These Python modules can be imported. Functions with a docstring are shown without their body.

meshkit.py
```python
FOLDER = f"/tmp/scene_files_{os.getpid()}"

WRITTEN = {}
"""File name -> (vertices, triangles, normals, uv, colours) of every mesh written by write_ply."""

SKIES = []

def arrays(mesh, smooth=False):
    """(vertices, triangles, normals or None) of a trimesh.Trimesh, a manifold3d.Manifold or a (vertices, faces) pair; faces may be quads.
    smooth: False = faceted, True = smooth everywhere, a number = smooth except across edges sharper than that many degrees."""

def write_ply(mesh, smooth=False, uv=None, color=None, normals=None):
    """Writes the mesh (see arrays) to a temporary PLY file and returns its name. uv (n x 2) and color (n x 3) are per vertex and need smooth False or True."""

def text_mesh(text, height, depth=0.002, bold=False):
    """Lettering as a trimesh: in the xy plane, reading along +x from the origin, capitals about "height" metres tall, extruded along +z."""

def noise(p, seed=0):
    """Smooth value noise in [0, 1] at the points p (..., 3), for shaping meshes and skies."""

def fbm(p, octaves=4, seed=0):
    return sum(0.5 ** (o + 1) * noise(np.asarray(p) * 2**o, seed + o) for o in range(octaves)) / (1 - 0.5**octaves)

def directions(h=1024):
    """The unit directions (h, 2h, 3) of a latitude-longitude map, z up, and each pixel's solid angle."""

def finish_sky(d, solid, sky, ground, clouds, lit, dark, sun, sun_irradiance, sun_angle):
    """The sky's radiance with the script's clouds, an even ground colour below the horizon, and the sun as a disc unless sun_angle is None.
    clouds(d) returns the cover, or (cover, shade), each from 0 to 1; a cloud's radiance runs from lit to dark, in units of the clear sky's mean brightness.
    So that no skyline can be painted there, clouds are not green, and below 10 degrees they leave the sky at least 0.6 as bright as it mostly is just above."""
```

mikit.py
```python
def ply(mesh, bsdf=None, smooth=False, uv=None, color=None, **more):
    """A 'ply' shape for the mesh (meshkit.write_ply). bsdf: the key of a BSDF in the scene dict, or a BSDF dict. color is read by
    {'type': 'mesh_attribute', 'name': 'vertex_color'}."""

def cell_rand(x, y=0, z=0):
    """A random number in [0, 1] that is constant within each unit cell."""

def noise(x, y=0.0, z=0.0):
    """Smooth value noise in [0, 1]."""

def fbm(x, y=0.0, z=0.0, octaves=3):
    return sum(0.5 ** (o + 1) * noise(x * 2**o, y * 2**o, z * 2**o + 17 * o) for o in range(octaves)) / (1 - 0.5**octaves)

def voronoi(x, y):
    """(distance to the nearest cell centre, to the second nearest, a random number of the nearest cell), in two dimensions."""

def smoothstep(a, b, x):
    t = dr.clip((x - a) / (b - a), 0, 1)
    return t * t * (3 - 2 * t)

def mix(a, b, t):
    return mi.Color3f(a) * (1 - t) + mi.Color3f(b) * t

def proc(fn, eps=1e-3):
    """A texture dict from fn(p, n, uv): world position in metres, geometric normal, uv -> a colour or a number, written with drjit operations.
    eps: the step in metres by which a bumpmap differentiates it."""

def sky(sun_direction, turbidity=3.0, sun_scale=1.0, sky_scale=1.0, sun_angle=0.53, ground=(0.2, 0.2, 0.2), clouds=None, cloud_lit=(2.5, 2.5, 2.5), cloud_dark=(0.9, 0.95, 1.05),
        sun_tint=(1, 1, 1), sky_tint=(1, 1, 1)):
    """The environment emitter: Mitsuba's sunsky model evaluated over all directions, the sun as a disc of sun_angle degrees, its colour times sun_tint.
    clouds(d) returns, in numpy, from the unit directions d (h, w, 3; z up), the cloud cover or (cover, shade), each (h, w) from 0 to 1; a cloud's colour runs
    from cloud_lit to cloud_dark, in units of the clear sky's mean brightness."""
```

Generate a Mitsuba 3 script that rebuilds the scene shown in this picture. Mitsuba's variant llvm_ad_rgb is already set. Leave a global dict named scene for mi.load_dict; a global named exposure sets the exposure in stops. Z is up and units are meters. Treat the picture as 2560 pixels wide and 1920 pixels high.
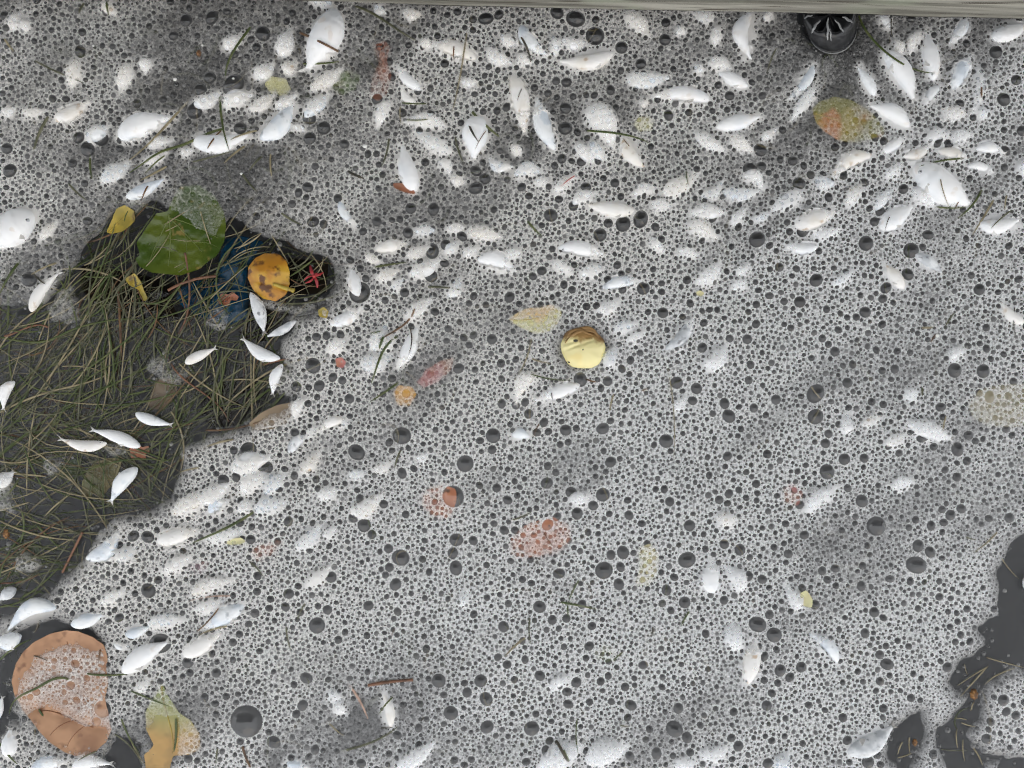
import math, random
import numpy as np
import drjit as dr
import mitsuba as mi
import trimesh
import shapely
from shapely.geometry import Polygon, Point, MultiPolygon, box
from shapely.ops import unary_union
from scipy.spatial import cKDTree, Delaunay
from scipy.interpolate import PchipInterpolator, CubicSpline
import mikit, meshkit

T = mi.ScalarTransform4f
rng = np.random.default_rng(7)
scene, labels = {}, {}

# ------------------------------------------------------------------ camera, sky, exposure
CAM_H = 1.0                      # metres above the water, looking straight down from the jetty
scene['camera'] = {'type': 'perspective', 'fov': math.degrees(2 * math.atan(0.64 / CAM_H)), 'fov_axis': 'x',
                   'to_world': T().look_at(origin=[0, 0, CAM_H], target=[0, 0, 0], up=[0, 1, 0]),
                   'near_clip': 0.01, 'far_clip': 2000.0}
scene['sky'] = mikit.sky((0.35, -0.85, 0.55), turbidity=4, sun_scale=0.06, sun_angle=50, clouds=lambda d: 1.0,
                         cloud_lit=(2.44, 2.5, 2.58))
exposure = 2.36

ZS = 0.006                       # height of the foam film above the water


def P(px, py, z=ZS):
    """A point of the photograph's 2560 x 1920 frame on the level z, in metres."""
    return np.array([(px - 1280) / 2000 * (CAM_H - z), (960 - py) / 2000 * (CAM_H - z), z])


U = 0.0005 * (CAM_H - ZS)        # metres per photo pixel on the foam
TILE = {'A': (0, 0), 'B': (850, 0), 'C': (1700, 0), 'D': (0, 640), 'E': (850, 640), 'F': (1700, 640),
        'G': (0, 1280), 'H': (850, 1280), 'I': (1700, 1280)}
K = 860 / 2212


def tp(t, x, y):
    return TILE[t][0] + x * K, TILE[t][1] + y * K


# ------------------------------------------------------------------ materials
def col(c):
    return {'type': 'rgb', 'value': list(c)}


def mat(key, fn=None, base=None, rough=0.5, spec=0.5, **more):
    b = mikit.proc(fn) if fn else col(base)
    scene[key] = {'type': 'twosided', 'bsdf': {'type': 'principled', 'base_color': b, 'roughness': rough, 'specular': spec, **more}}


def blotch(a, b, scale, lo, hi, c=None, scale2=300, lo2=0.6, hi2=0.75):
    def fn(p, n, uv):
        t = mikit.smoothstep(lo, hi, mikit.fbm(p.x * scale, p.y * scale, p.z * scale, 3))
        o = mikit.mix(a, b, t)
        if c is not None:
            o = mikit.mix(o, c, mikit.smoothstep(lo2, hi2, mikit.fbm(p.x * scale2 + 7, p.y * scale2, p.z * scale2, 3)))
        return o
    return fn


mat('fish_white', blotch((.95, .96, .97), (.88, .91, .94), 60, .45, .75, (.86, .82, .78), 90, .66, .8), rough=.32, spec=.55)
mat('fish_blue', blotch((.90, .93, .95), (.70, .77, .85), 70, .4, .7, (.45, .48, .52), 120, .62, .8), rough=.28, spec=.6)
mat('fish_cream', blotch((.92, .91, .89), (.88, .85, .79), 70, .45, .7, (.62, .50, .38), 110, .64, .8), rough=.36, spec=.5)
mat('fish_silver', blotch((.80, .82, .84), (.52, .55, .58), 90, .4, .7, (.24, .25, .27), 160, .62, .78), rough=.25, spec=.7)
mat('fin', blotch((.70, .70, .68), (.45, .44, .42), 150, .35, .7), rough=.35, spec=.5)
mat('fin_dark', blotch((.40, .39, .37), (.18, .17, .16), 150, .35, .7), rough=.35, spec=.5)
mat('eye_ring', base=(.45, .47, .5), rough=.2, spec=.6)
mat('eye_pupil', base=(.02, .02, .025), rough=.15, spec=.6)
mat('grass_green', blotch((.052, .078, .018), (.11, .125, .042), 120, .35, .7), rough=.45)
mat('grass_olive', blotch((.075, .08, .042), (.15, .15, .09), 120, .35, .7), rough=.45)
mat('grass_straw', blotch((.32, .275, .165), (.22, .185, .11), 120, .35, .7), rough=.5)
mat('grass_brown', blotch((.17, .09, .04), (.08, .045, .025), 160, .35, .7), rough=.5)
mat('grass_dark', blotch((.035, .035, .025), (.07, .06, .04), 160, .35, .7), rough=.45)
mat('stem_red', blotch((.22, .105, .06), (.12, .06, .035), 160, .35, .7), rough=.5)
mat('stem_pink', blotch((.60, .42, .33), (.42, .28, .22), 160, .35, .7), rough=.5)
mat('stem_scarlet', base=(.45, .05, .05), rough=.45)


def film_thickness(x, y):
    pass


# foam film: pale, translucent, thinner (clearer) in some places of the raft
THIN = [(2150, 170, 260, 110, .34), (480, 400, 260, 70, .24), (2400, 610, 220, 90, .28), (2030, 1370, 190, 120, .26), (1500, 1500, 150, 80, .40),
        (120, 120, 380, 170, .16), (930, 1790, 140, 80, .42), (700, 1830, 160, 60, .26), (1336, 797, 80, 45, .34), (2110, 300, 105, 65, .36),
        (150, 1720, 130, 120, .42), (430, 1820, 90, 110, .28), (2480, 1700, 150, 190, .22), (2420, 1500, 90, 260, .20), (1095, 1260, 70, 45, .20),
        (1350, 1345, 90, 55, .22), (1040, 940, 90, 60, .2), (955, 170, 40, 90, .16), (470, 540, 90, 60, .32), (1000, 330, 160, 200, .08), (1680, 180, 200, 160, .10),
        (690, 1040, 70, 40, .3), (100, 330, 120, 80, .14), (2250, 250, 150, 120, .18), (690, 210, 40, 40, .2), (1606, 308, 40, 30, .25), (515, 1900, 40, 50, .5), (680, 1900, 50, 40, .5),
        (1620, 1410, 50, 70, .22), (330, 1540, 160, 50, .12),
        (425, 925, 40, 30, .35), (150, 790, 50, 40, .40), (125, 1160, 40, 30, .4), (15, 1230, 50, 60, .3), (60, 1412, 40, 35, .35), (540, 800, 40, 30, .45), (285, 1125, 40, 20, .35), (730, 760, 90, 25, .35),
         (1800, 1600, 330, 260, -.22), (1300, 1150, 420, 200, -.12), (2350, 1080, 200, 120, -.2), (700, 1350, 250, 120, -.12), (1650, 560, 420, 110, -.12)]


def film_fn(p, n, uv):
    q = p.x * .8 + p.y * .6
    w = 0.90 + 1.8 * (mikit.fbm(q * 5 + 3, (p.y * .8 - p.x * .6) * 13, 0.0, 4) - 0.5) - .13 * mikit.smoothstep(.0, .45, p.y - .3 * p.x) + 0.30 * (mikit.noise(p.x * 520, p.y * 520, p.z * 300) - 0.5) + 0.36 * (mikit.noise(p.x * 260, p.y * 260, 4.0) - 0.5)
    for (x, y, rx, ry, a) in THIN:
        c = P(x, y)
        w = w - (1.1 * a) * dr.exp(-dr.square((p.x - float(c[0])) / (rx * U)) - dr.square((p.y - float(c[1])) / (ry * U)))
    cell = mikit.voronoi(p.x * 430, p.y * 430)[0]          # the froth's own cells, too fine to pick apart
    w = dr.clip(w, 0.14, 0.99) * (1.0 - .50 * (1 - mikit.smoothstep(.18, .52, cell)))
    return (w + (.97 - w) * uv.y) * uv.x


def foam_col(p, n, uv):
    t = mikit.smoothstep(-0.35, 0.35, p.x - p.y + 0.3 * (mikit.fbm(p.x * 6, p.y * 6, 3.0, 2) - 0.5))
    return mikit.mix((.94, .925, .895), (.95, .955, .96), t)


scene['film'] = {'type': 'blendbsdf', 'weight': mikit.proc(film_fn),
                 'bsdf_0': {'type': 'thindielectric', 'int_ior': 1.33},
                 'bsdf_1': {'type': 'principledthin', 'base_color': mikit.proc(foam_col), 'roughness': 0.4, 'spec_trans': 0.0, 'diff_trans': 0.40, 'eta': 1.33}}
scene['bubble_skin'] = {'type': 'thindielectric', 'int_ior': 1.45}


def veil(w):
    return lambda p, n, uv: dr.clip(w * (.15 + 3.2 * uv.x * uv.x * uv.x), 0, .8)


SMALL = [('fine_bubbles', 0, 3.9, .12), ('small_bubbles', 3.9, 5.4, .08), ('pea_bubbles', 5.4, 8.5, .05), ('round_bubbles', 8.5, 1e9, .02)]
for name_, _, _, w_ in SMALL:  # small bubbles are layered films: whiter than the single skin of a large one
    scene['skin_' + name_] = {'type': 'blendbsdf', 'weight': mikit.proc(veil(w_)), 'bsdf_0': {'type': 'thindielectric', 'int_ior': 1.36},
                              'bsdf_1': {'type': 'principledthin', 'base_color': col((.92, .92, .92)), 'roughness': 0.4, 'spec_trans': 0.0, 'diff_trans': 0.55, 'eta': 1.33}}

# ------------------------------------------------------------------ setting: water, jetty
mat('murk', blotch((.122, .125, .131), (.104, .107, .112), 8, .35, .7), rough=.9, spec=.1)
scene['water_skin'] = {'type': 'dielectric', 'int_ior': 1.33, 'ext_ior': 1.0}


def add(key, mesh, m, smooth=35):
    assert key not in scene, key
    scene[key] = mikit.ply(mesh, m, smooth=smooth)


COUNT = {}


def numbered(name):
    i = COUNT.get(name, 0)
    COUNT[name] = i + 1
    return name if i == 0 else f'{name}_{i:03d}'


def water_mesh():
    xs = np.concatenate([[-300, -60, -10, -3, -1.2], np.arange(-.8, .801, .006), [1.2, 3, 10, 60, 300]])
    ys = np.concatenate([[-300, -60, -10, -3, -1.2], np.arange(-.62, .621, .006), [1.2, 3, 10, 60, 300]])
    X, Y = np.meshgrid(xs, ys)
    Q = np.stack([X, Y, 0 * X], -1)
    c = P(300, 960)
    amp = 0.00035 * np.exp(-((X - c[0]) / .22) ** 2 - ((Y - c[1]) / .2) ** 2) + 0.00003
    amp = np.where((np.abs(X) < .8) & (np.abs(Y) < .62), amp, 0)
    Z = amp * (meshkit.fbm(Q * 38, 2, 3) - .5) * 2
    v = np.stack([X, Y, Z], -1).reshape(-1, 3)
    ny, nx = X.shape
    i, j = np.meshgrid(np.arange(ny - 1), np.arange(nx - 1), indexing='ij')
    a = i * nx + j
    return v, np.stack([a, a + 1, a + nx + 1, a + nx], -1).reshape(-1, 4)


add('water', water_mesh(), 'water_skin', smooth=True)
labels['water'] = {'kind': 'structure', 'label': 'dark still grey water under the foam'}
g = trimesh.creation.box((600, 600, .1))
g.apply_translation((0, 0, -.17))
add('lake_bed', g, 'murk', smooth=False)
labels['lake_bed'] = {'kind': 'structure', 'label': 'dark murky bed below the water'}


def wood_fn(p, n, uv):
    u = p.x * 5
    g1 = mikit.fbm(u, p.y * 130, p.z * 130, 4)
    g2 = mikit.noise(p.x * 14, p.y * 420, p.z * 420)
    o = mikit.mix((.14, .135, .115), (.36, .35, .305), mikit.smoothstep(.3, .72, g1))
    o = mikit.mix(o, (.09, .08, .065), mikit.smoothstep(.68, .85, g2))
    return mikit.mix(o, (.30, .33, .25), .5 * mikit.smoothstep(.55, .75, mikit.fbm(p.x * 18, p.y * 30, p.z * 30, 2)))


mat('weathered_wood', wood_fn, rough=.8, spec=.2)
mat('dark_wood', blotch((.045, .042, .026), (.07, .062, .040), 4, .35, .7), rough=.8, spec=.2)

JROT = np.radians(-1.42)
JR = np.eye(4); JR[:2, :2] = [[math.cos(JROT), -math.sin(JROT)], [math.sin(JROT), math.cos(JROT)]]
ZB = 0.11
anchor = P(1700, 31, ZB)


def jplace(m):
    m.apply_transform(JR)
    m.apply_translation((anchor[0], anchor[1], 0))
    return m


def jbox(x0, x1, y0, y1, z0, z1):
    m = trimesh.creation.box((x1 - x0, y1 - y0, z1 - z0))
    m.apply_translation(((x0 + x1) / 2, (y0 + y1) / 2, (z0 + z1) / 2))
    return jplace(m)


def fascia():
    """The near beam: a long board with a worn, uneven lower edge and shallow checks along the grain."""
    xs = np.linspace(-2.2, 1.6, 900)
    prof = [(0.035, ZB), (0.006, ZB), (0.0, ZB + .004)] + [(0, ZB + .004 + k * (.15 - .008) / 46) for k in range(1, 46)] + [(0, ZB + .146), (.004, ZB + .15), (.035, ZB + .15)]
    prof = np.array(prof)
    X = np.repeat(xs[:, None], len(prof), 1)
    Yp = np.repeat(prof[None, :, 0], len(xs), 0)
    Zp = np.repeat(prof[None, :, 1], len(xs), 0)
    q = np.stack([X * 5, Zp * 160, 0 * X], -1)
    ridge = meshkit.fbm(q, 4, 5)
    Y = Yp - .004 * (ridge - .5) - .0025 * (meshkit.noise(np.stack([X * 12, Zp * 420, 0 * X], -1), 6) - .5)
    low = np.exp(-(Zp - ZB) / .006)
    Z = Zp + low * (.0035 * (meshkit.fbm(np.stack([X * 9, 0 * X, 0 * X], -1), 4, 8) - .5) + .002 * (meshkit.noise(np.stack([X * 90, 0 * X, 0 * X], -1), 9) - .5))
    v = np.stack([X, Y, Z], -1).reshape(-1, 3)
    n, k = X.shape
    i, j = np.meshgrid(np.arange(n - 1), np.arange(k), indexing='ij')
    a, b = i * k + j, i * k + (j + 1) % k
    f = np.stack([a, a + k, b + k, b], -1).reshape(-1, 4)
    f = np.vstack([f[:, [0, 1, 2]], f[:, [0, 2, 3]]])
    return jplace(trimesh.Trimesh(v, f, process=False))


labels['jetty'] = {'label': 'weathered grey wooden jetty edge along the top of the picture', 'category': 'jetty'}
add('jetty__edge_beam', fascia(), 'weathered_wood', smooth=40)
for k in range(9):
    key = 'jetty__deck_board' + ('' if k == 0 else f'_{k:03d}')
    add(key, jbox(-2.2, 1.6, .045 + k * .146, .045 + k * .146 + .14, ZB + .152, ZB + .182), 'weathered_wood', smooth=False)
for k, (x, y) in enumerate([(-1.7, .12), (-.2, .9), (1.2, .12)]):
    add('jetty__post' + ('' if k == 0 else f'_{k:03d}'), jbox(x - .06, x + .06, y, y + .12, -.12, ZB + .15), 'dark_wood', smooth=False)

# the roof that shelters the jetty (it stands above and behind the camera and darkens the far half of the sky)
labels['boathouse_roof'] = {'label': 'dark boarded boathouse roof and wall over the wooden jetty', 'category': 'roof'}
add('boathouse_roof__soffit', jbox(-4.2, 3.6, -.12, 1.9, 2.5, 2.56), 'dark_wood', smooth=False)
for k in range(26):
    add('boathouse_roof__wall_board' + ('' if k == 0 else f'_{k:03d}'), jbox(-4.2 + .3 * k, -4.2 + .3 * k + .292, 1.36, 1.39, ZB + .182, 2.5), 'dark_wood', smooth=False)
add('boathouse_roof__post', jbox(-2.1, -2.0, 1.2, 1.3, ZB + .182, 2.5), 'dark_wood', smooth=False)
add('boathouse_roof__post_001', jbox(1.5, 1.6, 1.2, 1.3, ZB + .182, 2.5), 'dark_wood', smooth=False)

# ------------------------------------------------------------------ landmarks for labels
LAND = [('the black bottle base', 2070, 80), ('the olive leaf under the foam', 2115, 300), ('the pale yellow shell', 1455, 875),
        ('the cream leaf half', 1336, 797), ('the round green leaf', 450, 600), ('the golden yellow leaf', 670, 690),
        ('the red flower', 776, 690), ('the large orange leaf', 160, 1730), ('the pear shaped leaf', 430, 1820),
        ('the orange leaf patch at centre', 1095, 1255), ('the brick red leaf patch', 1350, 1345), ('the wide pale leaf at right', 2480, 1010),
        ('the largest fish near the top', 805, 105), ('the largest fish at upper right', 2362, 460), ('the lower right foam patch', 2480, 1690),
        ('the dark khaki folded leaf', 255, 1195), ('the fish cut by the left edge', 30, 570), ('the two crossing fish', 245, 1100),
        ('the pink orange petals', 1040, 940), ('the reddish leaf near the top', 955, 170), ('the biggest bubble', 616, 1803)]
SECT = ['right of', 'upper right of', 'above', 'upper left of', 'left of', 'lower left of', 'below', 'lower right of']
ORD = ['nearest', 'second', 'third', 'fourth', 'fifth', 'sixth', 'seventh', 'eighth', 'ninth', 'tenth', 'eleventh', 'twelfth', 'thirteenth', 'fourteenth', 'fifteenth']


def sector(lx, ly, x, y):
    return int(round(math.degrees(math.atan2(-(y - ly), x - lx)) / 45)) % 8


def where(points, i, skip=()):
    """The place of points[i] as an ordinal outward from a landmark: unique among the points."""
    x, y = points[i]
    best = None
    for name, lx, ly in LAND:
        if name in skip:
            continue
        d = math.hypot(x - lx, y - ly)
        if d < 15:
            continue
        s = sector(lx, ly, x, y)
        k = sum(1 for j, (a, b) in enumerate(points) if j != i and 15 <= math.hypot(a - lx, b - ly) < d and sector(lx, ly, a, b) == s)
        if k < len(ORD) and (best is None or d + 60 * k < best[0]):
            best = (d + 60 * k, k, s, name)
    _, k, s, name = best
    return f'{ORD[k]} {SECT[s]} {name}'


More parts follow.
